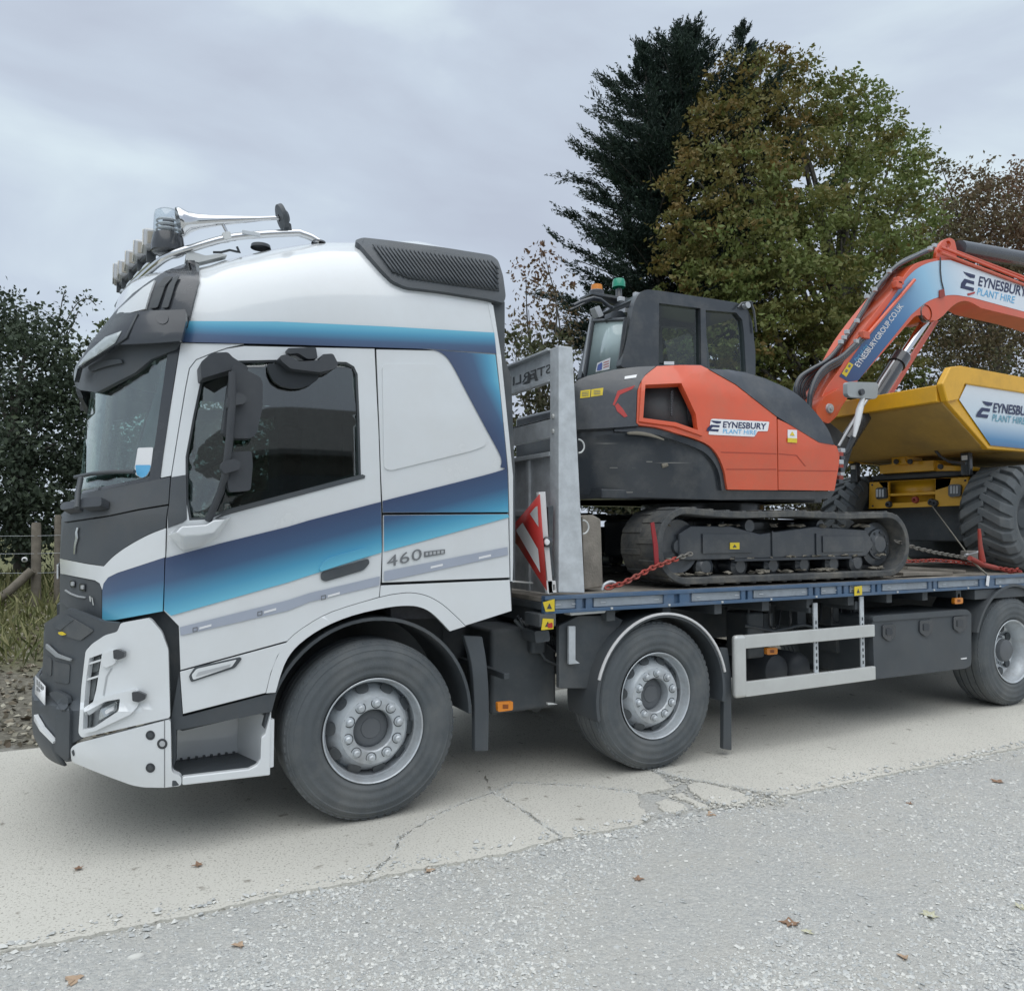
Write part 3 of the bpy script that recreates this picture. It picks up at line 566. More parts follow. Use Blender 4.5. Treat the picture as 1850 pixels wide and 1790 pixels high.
km = prism('kerb_mirror', fil([(505, 643), (518, 640), (540, 653), (575, 651), (581, 648), (582, 640), (602, 638.6), (611, 657), (607, 665.6), (579, 672.6), (525, 666), (508, 652)], 5), -.10, .05, GREYP, truck, bevel=.018, seg=3)
prism('mirror_bracket', fil([(519, 629), (571, 627), (574, 648), (556, 649), (538, 638), (521, 640)], 4), -.06, .04, GREYP, km, bevel=.01, seg=3)
bm = bmesh.new(); refl_outline = [(484, 656), (579, 671), (574, 686), (562, 695), (545, 701), (528, 702), (508, 698), (493, 688), (485, 672)]
prism('mirror_reflection', fil(refl_outline, 5), -.03, .0, mat('reflection_dark', (.025, .03, .034), .3), km, bevel=.006)  # dark half-disc painting the kerb mirror's reflection in the door window
# --- cab inside
cabin = box('cabin_floor', .40, 1.5, .2, 2.3, 1.15, 1.62, DARK, truck, .01)
box('cabin_wall', 1.48, 2.2, .1, 2.4, 1.1, 2.72, SEAT, truck, .01)
box('cabin_ceiling', .35, 2.2, .12, 2.38, 2.66, 2.72, SEAT, truck, .01)
boxes('dashboard', [(.12, .46, .28, 2.22, 1.5, 1.80), (.02, .3, .6, 1.9, 1.7, 1.83)], DARK, truck, .02)
for y in (.42, 1.56):
    s = box('seat', .75, 1.25, y, y+.52, 1.62, 1.86, SEAT, truck, .06, 4)
    box('seat_back', 1.12, 1.3, y+.02, y+.5, 1.8, 2.42, SEAT, s, .06, 4); box('head_rest', 1.16, 1.28, y+.12, y+.4, 2.44, 2.64, SEAT, s, .04, 4)
bm = bmesh.new(); cx = Vector((.52, .70, 2.0)); ax = Vector((-.5, 0, .86)); e1 = Vector((.86, 0, .5)); e2 = Vector((0, 1, 0))
tube_bm(bm, [cx+(e1*math.cos(t)+e2*math.sin(t))*.22 for t in np.linspace(0, 2*math.pi, 25)], .016, 8, False); tube_bm(bm, [cx, cx-ax*.3], .03, 8); tube_bm(bm, [cx-e2*.21, cx+e2*.21], .014, 8)
from_bm('steering_wheel', bm, BLACKP, truck, ang=60)
# --- air deflector grille on the roof's rear edge
defl = panel('air_deflector', fil([(640, 435), (655, 429), (700, 434), (800, 447), (888, 461), (900, 470), (909, 498), (914, 536), (910, 548), (881, 540), (800, 527), (734, 519), (710, 508), (691, 489), (650, 441)], 7), CB(.03), BLACKP, truck, th=.05, dice=12, bevel=.012)
panel('grille_backing', [(673, 441), (780, 452), (887, 470), (898, 489), (902, 526), (820, 515), (739, 503), (711, 492)], CB(.034), DARK, defl, th=.004, dice=12, bevel=0)
for i in range(30):
    f = i/29; a = np.array((674+f*214, 441.5+f*29)); b = a+np.array((42, 57))
    lo = lambda u: np.interp(u, [711, 739, 820, 902], [492, 503, 515, 526])
    t = 1.
    for _ in range(40):
        p = a+(b-a)*t
        if (p[0] < 711 and p[1] > 441+(p[0]-673)*1.34) or p[0] > 899 or p[1] > lo(p[0]): t -= .025
    if t < .12: continue
    b = a+(b-a)*t; panel('slat', [tuple(a), (a[0]+3.0, a[1]+.4), (b[0]+3.0, b[1]+.4), tuple(b)], CB(.043), BLACKP, defl, th=.008, dice=12, bevel=0)
# ------------------------------------------------------------------ wheels
TOFF = truck.location
def copy_tree(o, parent, loc, rotz=0.):
    c = o.copy(); COL.objects.link(c); c.parent = parent; c.location = loc; c.rotation_euler = (0, 0, rotz)
    for ch in o.children:
        d = ch.copy(); COL.objects.link(d); d.parent = c
    return c
def make_wheel(x, deep=False):
    w = bpy.data.objects.new('wheel', None); COL.objects.link(w); w.parent = truck; w.location = Vector((x, .03, .5))-TOFF; c = (x, .03, .5)
    R = .502
    prof = [(.012, .292), (-.004, .305), (-.012, .316), (-.0145, .320), (-.0145, .330), (-.013, .334), (-.016, .352), (-.0185, .356), (-.0185, .378), (-.017, .382), (-.0165, .408), (-.018, .412), (-.0165, .422), (-.014, .426), (-.008, .446), (-.010, .452), (-.004, .462), (.004, .470), (.010, .474), (.010, .480), (.020, .486), (.034, R-.004), (.05, R)]
    for g in (.085, .15, .215): prof += [(g, R), (g+.002, R-.014), (g+.012, R-.014), (g+.014, R)]
    prof += [(.27, R), (.30, R-.02), (.31, .45), (.31, .34), (.29, .292)]
    lathe('tyre', prof, c, TYRE, w, 72)
    bm = bmesh.new()                                    # shoulder blocks
    for k in range(64):
        a = 2*math.pi*k/64; M = Matrix.Translation(c) @ Matrix.Rotation(a, 4, 'Y')
        box_bm(bm, -.016, .016, .022, .05, R-.03, R-.006, M)
    from_bm('tread_block', bm, TYRE, w, 0)
    if not deep:
        lathe('rim', [(.006, .288), (-.004, .293), (-.006, .290), (-.002, .284), (.012, .279), (.05, .272), (.06, .262), (.14, .255), (.135, .25), (.11, .246), (.03, .202), (.018, .193), (.010, .188), (.008, .180), (.010, .122), (.018, .115), (.09, .112), (.09, .09)], c, RIM, w, 72)
        lathe('hub', [(.092, .113), (.075, .10), (.070, .09), (.066, .06), (.060, .055), (.058, 0)], c, mat('hub_grey', (.13, .14, .15), .6, var=.15), w, 40)
        nut_r, ns, hole = .152, .012, True
    else:
        lathe('rim', [(.006, .288), (-.004, .294), (-.008, .29), (.0, .278), (.05, .270), (.07, .255), (.14, .25), (.155, .243), (.16, .235), (.17, .215), (.185, .20), (.19, .19), (.165, .175), (.165, .115), (.10, .11), (.09, .1)], c, RIM, w, 72)
        lathe('hub', [(.1, .108), (.06, .1), (.05, .085), (.045, 0)], c, MATS['hub_grey'], w, 40)
        nut_r, ns, hole = .145, .165, True
    for k in range(10):
        a = 2*math.pi*(k+.15)/10; q = (x+nut_r*math.sin(a), .03, .5+nut_r*math.cos(a))
        lathe('wheel_nut', [(ns, .027), (ns-.003, .027), (ns-.005, .0205), (ns-.026, .019), (ns-.033, .012), (ns-.034, 0)], q, RIM, w, 12)
        lathe('nut_shade_ring', [(ns-.001, .032), (ns-.0035, .0315), (ns-.0036, .026)], q, DARK, w, 16)  # dark ring painting the shadow round each nut
        a2 = 2*math.pi*(k+.65)/10
        if hole:
            rr, s0 = (.229, .085) if not deep else (.213, .165); nv = Vector((math.sin(a2)*.6, -.8, math.cos(a2)*.6)) if not deep else Vector((0, -1, 0))
            q = Vector((x+rr*math.sin(a2), .03+s0-.008, .5+rr*math.cos(a2))); lathe('hand_hole', [(.0, .038), (-.014, .037), (-.0145, 0)], q+nv*.001, DARK, w, 18, axis=tuple(-nv))
    return w
X1, X2 = 1.365, 3.355; X3 = pY(1796, 1172, .03).x+.29
w1 = make_wheel(X1); w2 = copy_tree(w1, truck, Vector((X2, .03, .5))-TOFF); w3 = make_wheel(X3, True)
for x, s in ((X1, w1), (X2, w1), (X3, w3)): copy_tree(s, truck, Vector((x, 2.47, .5))-TOFF, math.pi)
for x, r in ((X1, .07), (X2, .07), (X3, .09)): tube('axle', [(x, .3, .5), (x, 2.2, .5)], r, DARK, truck, 14)
# wheel housings
def arc(name, x, R0, R1, a0, a1, y0, y1, m, zc=.5, k=30):
    ts = np.linspace(math.radians(a0), math.radians(a1), k); o = [(x+R1*math.cos(t), zc+R1*math.sin(t)) for t in ts]+[(x+R0*math.cos(t), zc+R0*math.sin(t)) for t in ts[::-1]]
    return xzprism(name, o, y0, y1, m, truck, bevel=.003, ang=50)
arc('wheel_housing', X1, .585, .605, 0, 175, .03, .55, DARK, .53)
p0, p1, pt = pY(1078, 1245, .0), pY(1310, 1231, .0), pY(1192, 1105, 0); xc = (p0.x+p1.x)/2; R2 = .5*(pt.z-.5)+.5*(p1.x-xc)
arc('mudguard', xc, R2-.03, R2-.006, -10, 192, .0, .36, BLACKP)
arc('mudguard_edge', xc, R2-.012, R2+.004, 12, 164, -.012, .004, WHITEB)
arc('mudguard', X3, .60, .625, 20, 160, .0, .5, BLACKP)
box('mudguard', pY(1768, 1100).x, 9.2, .03, .5, 1.0, 1.09, BLACKP, truck)
prism('mud_flap', sm([(838, 1148), (852, 1200), (857, 1270), (858, 1357)], 4)+[(883, 1357)]+sm([(883, 1357), (884, 1270), (880, 1200), (872, 1150)], 4)[1:], .05, .10, BLACKP, truck, bevel=.008)
prism('mud_flap', [(1301, 1170), (1315, 1170), (1321, 1215), (1322, 1355), (1307, 1353), (1308, 1230)], .06, .10, BLACKP, truck, bevel=.006)
prism('splash_guard', [(1010, 1243), (1078, 1244), (1092, 1180), (1126, 1120), (1110, 1112), (1045, 1112), (1010, 1130)], .12, .16, DARK, truck, bevel=.006)
# ------------------------------------------------------------------ chassis
boxes('chassis_rail', [(.2, 11.5, .78, .86, .72, 1.02)], DARK, truck); boxes('chassis_rail', [(.2, 11.5, 1.64, 1.72, .72, 1.02)], DARK, truck)
for i in range(19): box('cross_member', 2.5+i*.47, 2.57+i*.47, .06, 2.44, 1.02, 1.115, DARK, truck, .004)
box('engine', .3, 2.1, .75, 1.75, .45, 1.2, DARK, truck, .05)
box('gearbox', 2.1, 3.0, .95, 1.55, .4, .95, DARK, truck, .08, 4)
box('battery_box', 2.25, 2.75, .34, .75, .42, .98, DARK, truck, .03, 3)
box('air_dryer', pY(958, 1120, .3).x, pY(986, 1120, .3).x, .28, .45, .8, 1.02, DARK, truck, .03, 3)
tube('exhaust', [(2.35, .55, .55), (2.5, .5, .5), (2.7, .5, .42)], .06, DARK, truck)
box('fuel_tank', X2+.75, X2+1.75, 1.7, 2.35, .4, 1.0, DARK, truck, .06, 4)
box('valve_block', pY(1352, 1180, .3).x, pY(1382, 1180, .3).x, .3, .55, .62, .98, DARK, truck, .02)
for u, v, r in ((1410, 1213, .135), (1452, 1208, .125)):
    p = pY(u, v, .35); lathe('air_tank', [(0, 0), (.002, .03), (.012, .085), (.04, r-.01), (.07, r), (1.2, r), (1.25, 0)], (p.x, .35, p.z), GREYP, truck, 32)
for i, (u, v) in enumerate(((1380, 1120), (1440, 1112), (1500, 1105), (1510, 1150), (1535, 1108))):
    p = pY(u, v, .4); box('bracket', p.x-.05, p.x+.05, .35, .6, p.z-.07-.02*i, p.z+.06, DARK, truck, .006)
for k_ in range(5): tube('air_line', sm([tuple(pY(u+k_*6, v+k_*5, .32)) for u, v in ((935, 1112), (950, 1135-k_*4), (975, 1128), (985, 1160), (1020, 1172+k_*3))], 3), .009, BLACKG, truck, 6)
for k_ in range(6): q_ = pY(1352+k_*38, 1128-k_*3, .3); tube('air_line', sm([(q_.x, .3, 1.05), (q_.x+.05, .34, .9-.04*(k_%3)), (q_.x+.16, .36, .86), (q_.x+.24, .4, 1.02)], 3), .010, BLACKG, truck, 6)
for k_ in range(14): q_ = 2.6+k_*.42; lathe('frame_bolt', [(0, .016), (-.014, .014), (-.015, 0)], (q_, .78, .96 if k_ % 2 else .80), GREYP, truck, 8)
tube('air_line', [pY(u, v, .3) for u, v in ((930, 1120), (960, 1150), (985, 1190), (1030, 1210), (1080, 1215))], .012, DARK, truck, 8)
tube('air_line', [pY(u, v, .3) for u, v in ((1345, 1130), (1400, 1140), (1450, 1128), (1500, 1140))], .012, DARK, truck, 8)
prism('lamp_bracket', [(1028, 1131), (1040, 1131), (1040, 1192), (1048, 1198), (1028, 1200)], .08, .10, GALV, truck, bevel=.003)
prism('silver_step', [(1029, 1106), (1096, 1102), (1093, 1107), (1032, 1112)], .03, .12, ALU, truck, bevel=.004)  # silver step below the front of the deck
prism('beacon_switch', [(1037, 1100), (1094, 1098), (1092, 1104), (1040, 1107)], .06, .15, GREYP, truck, bevel=.004)
prism('air_coupling', fil([(966, 1140), (992, 1138), (994, 1158), (968, 1162)], 4), .12, .3, DARK, truck, bevel=.01)
prism('tie_pin', [(989, 1269), (1000, 1270), (1008, 1272), (990, 1273)], .1, .12, ALU, truck, bevel=.001)
# ------------------------------------------------------------------ deck
ZT = 1.203; XD0 = pY(985, 1078, 0).x; XD1 = 11.6
deck = box('deck', XD0+.01, XD1, .055, 2.445, 1.12, 1.165, DARK, truck, .002)
pw = .183
for i in range(13):
    y = .055+i*.184; z = ZT-.004+random.uniform(-.003, .003)
    box('plank', XD0+.02+random.uniform(0, .01), XD1, y+.003, y+pw-.003, 1.167, z, TIMBER, deck, .004)
rail = boxes('side_rail', [(XD0, XD1, 0, .05, 1.186, 1.212), (XD0, XD1, .004, .05, 1.098, 1.122), (XD0, XD1, .03, .05, 1.12, 1.188)], BLUE, truck, .004)
boxes('side_rail', [(XD0, XD1, 2.45, 2.5, 1.1, 1.212)], BLUE, truck, .004)
seg = [(1002, 1041), (1072, 1199), (1249, 1340), (1361, 1462), (1483, 1514), (1535, 1576), (1594, 1679), (1695, 1771), (1799, 1850)]
for a, b in seg:
    x0, x1 = pY(a, 1085, .028).x, pY(b, 1075, .028).x; o = box('rail_panel', x0, x1, .022, .031, 1.124, 1.184, BLUEP, rail, .004)
    for k in range(2):
        xx = x0+(x1-x0)*(.12+.76*k); box('lashing_eye', xx-.02, xx+.02, .016, .024, 1.15, 1.156, GALV, rail, .001)
for i in range(len(seg)-1):
    x0, x1 = pY(seg[i][1], 1085, .0).x, pY(seg[i+1][0], 1075, .0).x; w_ = (x1-x0)
    box('rail_pocket', x0+w_*.04, x0+w_*.40, .006, .03, 1.10, 1.205, BLUE, rail, .005); box('rail_pocket', x1-w_*.40, x1-w_*.04, .006, .03, 1.10, 1.205, BLUE, rail, .005)
for k in range(12):
    x = XD0+.5+k*.48; box('rail_bolt', x, x+.016, -.004, .006, 1.106, 1.12, ALU, rail, .002)
def sticker(name, q, Y, m=YSTICK, mark=True, parent=truck):
    o = prism(name, q, Y, Y+.004, m, parent, bevel=0)
    if mark:
        c = np.mean(q, 0); s = np.ptp(np.array(q), axis=0)*.22; prism('warning_mark', [(c[0], c[1]-s[1]), (c[0]+s[0], c[1]+s[1]), (c[0]-s[0], c[1]+s[1])], Y-.002, Y+.001, BLACKG, o, bevel=0)
    return o
sticker('warning_sticker', [(981, 1088), (1002, 1082), (1002, 1104), (986, 1105)], -.006)
sticker('warning_sticker', [(981, 1117), (1000, 1118), (1000, 1136), (978, 1138)], -.006)
prism('marker_red', fil([(989, 1127), (998, 1124), (999, 1134), (990, 1134)], 2), -.009, -.006, REDR, truck, bevel=0)
sticker('warning_sticker', [(1544, 1060), (1557.5, 1058), (1557.5, 1074.5), (1544, 1076)], -.006)
box('deck_corner', XD0-.04, XD0+.08, .0, .2, 1.02, 1.10, DARK, truck, .006)
def marker(q, Y):
    o = prism('marker_lamp', fil(q, 3), Y, Y+.03, AMBER, truck, bevel=.006); c = np.mean(q, 0); s = np.ptp(np.array(q), axis=0)
    prism('marker_core', [(c[0]-s[0]*.18, c[1]-s[1]*.2), (c[0]+s[0]*.18, c[1]-s[1]*.2), (c[0]+s[0]*.18, c[1]+s[1]*.2), (c[0]-s[0]*.18, c[1]+s[1]*.2)], Y-.001, Y+.004, mat('lamp_brown', (.25, .07, .01), .4), o, bevel=0)
    return o
marker([(899, 1269), (927, 1266.5), (927, 1282.5), (900, 1286)], .05); box('lamp_stalk', pY(912, 1276, .08).x-.01, pY(912, 1276, .08).x+.03, .07, .8, .70, .74, DARK, truck)
marker([(1385, 1171), (1405, 1169.5), (1405, 1181.5), (1386, 1183)], .12)
marker([(1725, 1080), (1740, 1079), (1740, 1090), (1725, 1091.5)], .05); box('lamp_stalk', pY(1733, 1098, .06).x-.015, pY(1733, 1098, .06).x+.015, .06, .07, .99, 1.06, ALU, truck, 0)
# side guard
zu0, zu1 = pY(1345, 1171, .02).z, pY(1345, 1147, .02).z; zl0, zl1 = pY(1345, 1258, .02).z, pY(1345, 1231, .02).z
gx0, gx1 = pY(1325, 1200, .02).x, pY(1577, 1140, .02).x
gd = box('side_guard', gx0+.1, gx1, .0, .035, zu0, zu1, ALU, truck, .006); box('guard_rail', gx0+.1, gx1, .0, .035, zl0, zl1, ALU, gd, .006)
from_bm('guard_end', box_bm(bmesh.new(), gx0, gx0+.115, -.004, .05, zl0-.004, zu1+.004), ALU, gd, .028, 4)
for u in (1474, 1558):
    x = pY(u, 1150, .04).x; bx = box('guard_post', x-.022, x+.022, .037, .05, zl0+.02, 1.09 if u > 1500 else 1.06, GALV, gd, .002)
    for k in range(9): box('post_slot', x-.007, x+.007, .0345, .0375, zl0+.08+k*.05, zl0+.105+k*.05, DARK, bx, 0)
    box('guard_bracket', x-.05, x+.05, .06, .4, .98, 1.05, DARK, gd)
# toolbox
tb = prism('toolbox', fil([(1576, 1114), (1747, 1101), (1755, 1107), (1755, 1201), (1746, 1207), (1580, 1227)], 6), .02, .55, BLACKP, truck, bevel=.02, seg=3)
prism('toolbox_lid', fil([(1577, 1113), (1747, 1100.5), (1753, 1106), (1753, 1110), (1577, 1123)], 4), .008, .05, BLACKP, tb, bevel=.01, seg=3)
for u, v in ((1607, 1143), (1674, 1135), (1735, 1128)):
    h = 1.0; la = prism('toolbox_latch', fil([(u-12, v-14), (u+11, v-16), (u+12, v+6), (u, v+16), (u-12, v+7)], 4), .006, .03, BLACKG, tb, bevel=.006)
    prism('latch_key', fil([(u-5, v-8), (u+5, v-9), (u+6, v+3), (u-5, v+4)], 2), .0, .012, GREYP, la, bevel=.003)
prism('toolbox_badge', [(1736, 1189), (1747, 1187.5), (1746, 1190), (1737, 1191)], .016, .022, WPRINT, tb, bevel=0)
# ------------------------------------------------------------------ headboard
HY0 = .02
hb = prism('headboard_post', [(1009.5, 624), (1034, 627), (1056, 1071), (1009.5, 1070)], HY0, HY0+.115, GALV, truck, bevel=.006)
xh = pY(1009, 800, HY0).x
def zb(v): return pX(994, v, xh+.01).z
xzprism('headboard_post', [(xh, 2.86), (xh+.14, 2.85), (xh+.24, 1.21), (xh, 1.21)], 2.37, 2.48, GALV, truck, bevel=.006)
ya, ybm = HY0+.118, 2.37
bt = boxes('headboard_beam', [(xh+.03, xh+.04, ya, ybm, zb(690), zb(634)), (xh-.01, xh+.05, ya, ybm, zb(634), zb(630)), (xh+.0, xh+.03, ya, ybm, zb(690), zb(681))], GALV, truck, .002)
boxes('headboard_beam', [(xh+.02, xh+.03, ya, ybm, zb(789.5), zb(754)), (xh+.02, xh+.06, ya, ybm, zb(757), zb(754)), (xh+.03, xh+.06, ya, ybm, zb(789.5), zb(787))], GALV, truck, .002)
lp = boxes('headboard_panel', [(xh+.03, xh+.04, ya, ybm, 1.21, zb(818)), (xh+.0, xh+.05, ya, ybm, zb(824), zb(816))], GALV, truck, .002)
boxes('headboard_rib', [(xh+.01, xh+.03, ya+.3, ya+.34, 1.21, zb(824)), (xh+.01, xh+.03, ya, ybm, zb(930), zb(920))], GALV, lp, .002)
_tx = xh+.028
lettering('cut_lettering', 'STERLING', tuple(project((_tx, 1.05, (zb(659)+zb(667))/2-.032))), np.subtract(project((_tx, ya+.02, (zb(659)+zb(667))/2-.032)), project((_tx, 1.05, (zb(659)+zb(667))/2-.032))), np.subtract(project((_tx, .6, (zb(659)+zb(667))/2+.032)), project((_tx, .6, (zb(659)+zb(667))/2-.032))), SX(_tx), DARK, bt, bold=.01, mirror=True)
panel('cut_logo', [(955, 672), (960, 678), (957, 692), (950, 694), (943, 694), (952, 688)], SX(_tx-.002), DARK, bt, th=.001, dice=0, bevel=0)
panel('cut_logo', [(962, 674), (968, 673), (971, 684), (974, 692), (970, 694), (966, 686)], SX(_tx-.002), DARK, bt, th=.001, dice=0, bevel=0)
for v in (752, 779):
    p = pX(998, v, xh-.006); lathe('bolt', [(.0, .016), (-.012, .014), (-.013, 0)], (xh+.001, p.y, p.z), ALU, hb, 10, axis=(1, 0, 0))
def ring(c, r, m, name, parent, t=.006):
    tube(name, [(c[0], c[1]+r*.3*math.sin(a), c[2]+r*math.cos(a)) if False else (c[0]+r*math.sin(a), c[1], c[2]+r*math.cos(a)) for a in np.linspace(0, math.pi, 14)], t, m, parent, 8)
for v in (806, 952):
    p = pY(1053 if v > 900 else 1045, v, .08); ring(p, .045, ALU, 'lashing_ring', hb)
# stored timber behind the post
prism('stowed_timber', [(1052, 932), (1072, 930), (1086, 938), (1090, 1060), (1056, 1066)], .3, .5, TIMBER, truck, bevel=.01)
# marker board
XB = pY(974, 960, .0).x+.0
bd = tag(prism('marker_board', [(973, 889), (985.5, 888), (990, 960), (1000, 1071), (992, 1073)], .0, .03, WHITEB, truck, bevel=.002), None, None)
Sb = SX(XB-.006)
panel('board_face', [(974, 893), (931, 944), (925, 975), (935, 985), (987, 1066)], SX(XB-.004), REDR, bd, th=.006, dice=0, bevel=0)
panel('board_band', [(967, 916), (971, 914), (973, 952), (957, 928)], Sb, WHITEB, bd, th=.001, dice=0, bevel=0)
panel('board_band', [(944, 944), (972, 992), (976, 1034), (932, 958)], Sb, WHITEB, bd, th=.001, dice=0, bevel=0)
lathe('board_lamp', [(0, .035), (-.02, .033), (-.028, .02), (-.03, 0)], pY(988, 979, -.001), BLACKG, bd, 20)
lathe('lamp_glass', [(0, .02), (-.006, .018), (-.009, 0)], pY(988, 979, -.03), WPRINT, bd, 16)
prism('board_hinge', [(984, 1049), (1004, 1049), (1006, 1070), (990, 1073)], .0, .03, WHITEB, bd, holes=[[(998, 1056), (1003, 1056), (1004, 1066), (999, 1067)]], bevel=.003)
prism('board_stay', [(990, 915), (1000, 913), (998, 1000), (1003, 1040), (996, 1046), (992, 985)], .04, .07, DARK, bd, bevel=.004)
tube('stay_rod', [pY(927, 1050, .0), pY(962, 1053, .15)], .006, ALU, truck, 8)
# ------------------------------------------------------------------ roof bar, lamps, beacon, horn
RB = [pY(u, v, y) for u, v, y in ((576, 437.5, .36), (562, 429, .36), (545, 423, .36), (533, 421, .36), (456, 425, .36), (403, 432, .36), (345, 449, .38), (305, 463, .44), (285, 476, .52), (262, 496, .70), (243, 513, .92), (228, 530, 1.15), (219, 543, 1.4), (213, 553, 1.65))]
rbar = tube('roof_bar', sm([tuple(p) for p in RB], 4), .022, CHROME, truck, 14)
rb2 = tube('roof_bar', sm([(p.x, 2.5-p.y, p.z) for p in RB[:8]] + [tuple(RB[-1])], 4), .022, CHROME, truck, 14)
lathe('bar_foot', [(-.012, 0), (-.012, .04), (0, .045)], (RB[0].x, RB[0].y, RB[0].z-.01), BLACKP, rbar, 16, axis=(0, 0, -1))
for u, v in ((345, 469), (348, 474)): pass
prism('bar_leg', fil([(338, 452), (372, 462), (400, 458), (412, 461), (360, 474), (335, 470)], 3), .38, .46, ALU, rbar, bevel=.006)
prism('bar_foot', [(338, 470), (352, 470), (352, 478), (340, 478)], .36, .44, BLACKP, rbar, bevel=.004)
box('bar_plug', RB[4].x-.06, RB[4].x+.04, .33, .345, RB[4].z-.012, RB[4].z+.012, GALV, rbar, .004)
tube('lamp_cable', [pY(u, v, .42) for u, v in ((385, 456), (400, 456), (415, 452), (428, 455), (433, 457), (428, 446))], .007, BLACKP, rbar, 8)
spots = [(265, 437, .66, 18, 31), (248, 455, .92, 16, 28), (233, 473, 1.17, 15, 27), (220, 490, 1.42, 12, 26), (211, 496, 1.68, 10, 28)]
for u, v, y, w_, h_ in spots:
    p = pY(u, v, y); d = (Vector(CAM)-p).length; s = d/FPX; hw, hh = .085, h_*s*.5
    L_ = bpy.data.objects.new('roof_lamp', None); COL.objects.link(L_); L_.parent = truck; L_.location = p-TOFF
    c = Vector((p.x, p.y, p.z))
    from_bm('lamp_case', box_bm(bmesh.new(), c.x-.02, c.x+.06, c.y-hw, c.y+hw, c.z-hh, c.z+hh), SILVER, L_, .018, 3)
    from_bm('lamp_face', box_bm(bmesh.new(), c.x-.026, c.x-.018, c.y-hw*.85, c.y+hw*.85, c.z-hh*.85, c.z+hh*.85), mat('lamp_face', (.55, .53, .47), .15, .3, coat=1), L_, .006)
    from_bm('lamp_side', box_bm(bmesh.new(), c.x+.0, c.x+.045, c.y-hw-.003, c.y-hw+.002, c.z-hh*.62, c.z+hh*.62), mat('lamp_side', (.40, .37, .31), .4), L_, .006)
    from_bm('lamp_foot', box_bm(bmesh.new(), c.x, c.x+.05, c.y-.02, c.y+.02, c.z-hh-.06, c.z-hh), BLACKP, L_, .004)
lp_ = [pY(u, v+h_*.5+3, y) for u, v, y, w_, h_ in spots]
tube('lamp_rail', [pY(292, 447, .5)+Vector((.03, 0, 0))]+[p+Vector((.03, 0, 0)) for p in lp_], .022, GREYP, truck, 10)
tube('lamp_rail', [p+Vector((.03, 0, -.05)) for p in lp_], .018, CHROME, truck, 10)
bp = pY(303, 457, .5); bs = 4.9/FPX
bc = lathe('beacon', [(0, 0), (0, .07), (.012, .088), (.04, .09), (.10, .082), (.112, .078), (.113, 0)], bp-Vector((0, 0, .01)), BLACKG, truck, 32, axis=(0, 0, 1))
bq = bp+Vector((0, 0, .103))
lathe('beacon_dome', [(0, .076), (.02, .078), (.10, .076), (.125, .072), (.138, .055), (.143, .03), (.144, 0)], bq, LENS, bc, 32, axis=(0, 0, 1))
for k in range(3): lathe('beacon_reflector', [(0, .06), (.008, .066), (.016, .06)], bq+Vector((0, 0, .014+.026*k)), SILVER, bc, 24, axis=(0, 0, 1))
lathe('beacon_core', [(0, .03), (.09, .03), (.095, 0)], bq, GREYP, bc, 16, axis=(0, 0, 1))
h0, h1 = pY(324, 402, .36), pY(504, 394, .36); hd = (h1-h0).normalized(); HL = (h1-h0).length
hn = lathe('air_horn', [(.03, .0), (.012, .045), (.0, .072), (-.006, .080), (.004, .083), (.02, .078), (.05, .058), (.10, .042), (.2, .03), (.32, .022), (HL*.8, .014), (HL, .013)], h0, CHROME, truck, 32, axis=tuple(hd), ang=60)
lathe('horn_diaphragm', [(0, .02), (.005, .075), (.03, .078), (.04, .05), (.055, .03)], h1, BLACKP, hn, 20, axis=tuple((hd+Vector((0, 0, .12))).normalized()))
prism('horn_bracket', fil([(514, 400), (526, 404), (528, 420), (512, 420)], 3), .34, .38, BLACKP, hn, bevel=.005)
prism('horn_bracket', fil([(401, 420), (416, 418), (419, 431), (405, 433)], 3), .33, .40, ALU, hn, bevel=.005)
tube('horn_stay', [pY(400, 402, .36), pY(404, 408, .36), pY(410, 420, .36)], .009, CHROME, hn, 8)
lathe('roof_vent', [(0, .06), (.02, .055), (.03, .02), (.031, 0)], pY(471, 449, .55), BLACKP, truck, 20, axis=(0, 0, 1))
# ================================================================== THE EXCAVATOR on the deck
ex = thing('excavator', 'orange and black tracked excavator chained on the lorry deck behind the headboard', 'excavator', (4.9, 1.2, ZT))
xl, xr, zb0, zt0 = 3.49, 6.32, 1.212, 1.80
def stadium(d, k=14, taper=.0):
    r = (zt0-zb0)/2-d; zc = (zt0+zb0)/2; o = []
    for i in range(k+1): a = math.pi/2+math.pi*i/k; o.append((xl+(zt0-zb0)/2+r*math.cos(a), zc+r*math.sin(a)+(.012 if math.sin(a) > 0 else 0)))
    for j in range(1, 8): o.append((xl+.29+(xr-xl-.58)*j/8, zb0+d))
    for i in range(k+1): a = -math.pi/2+math.pi*i/k; o.append((xr-(zt0-zb0)/2+r*math.cos(a), zc+r*math.sin(a)))
    for j in range(1, 8): f = 1-j/8; o.append((xl+.29+(xr-xl-.58)*f, zt0-d-.016*math.sin(math.pi*f*2.0)**2))
    return o
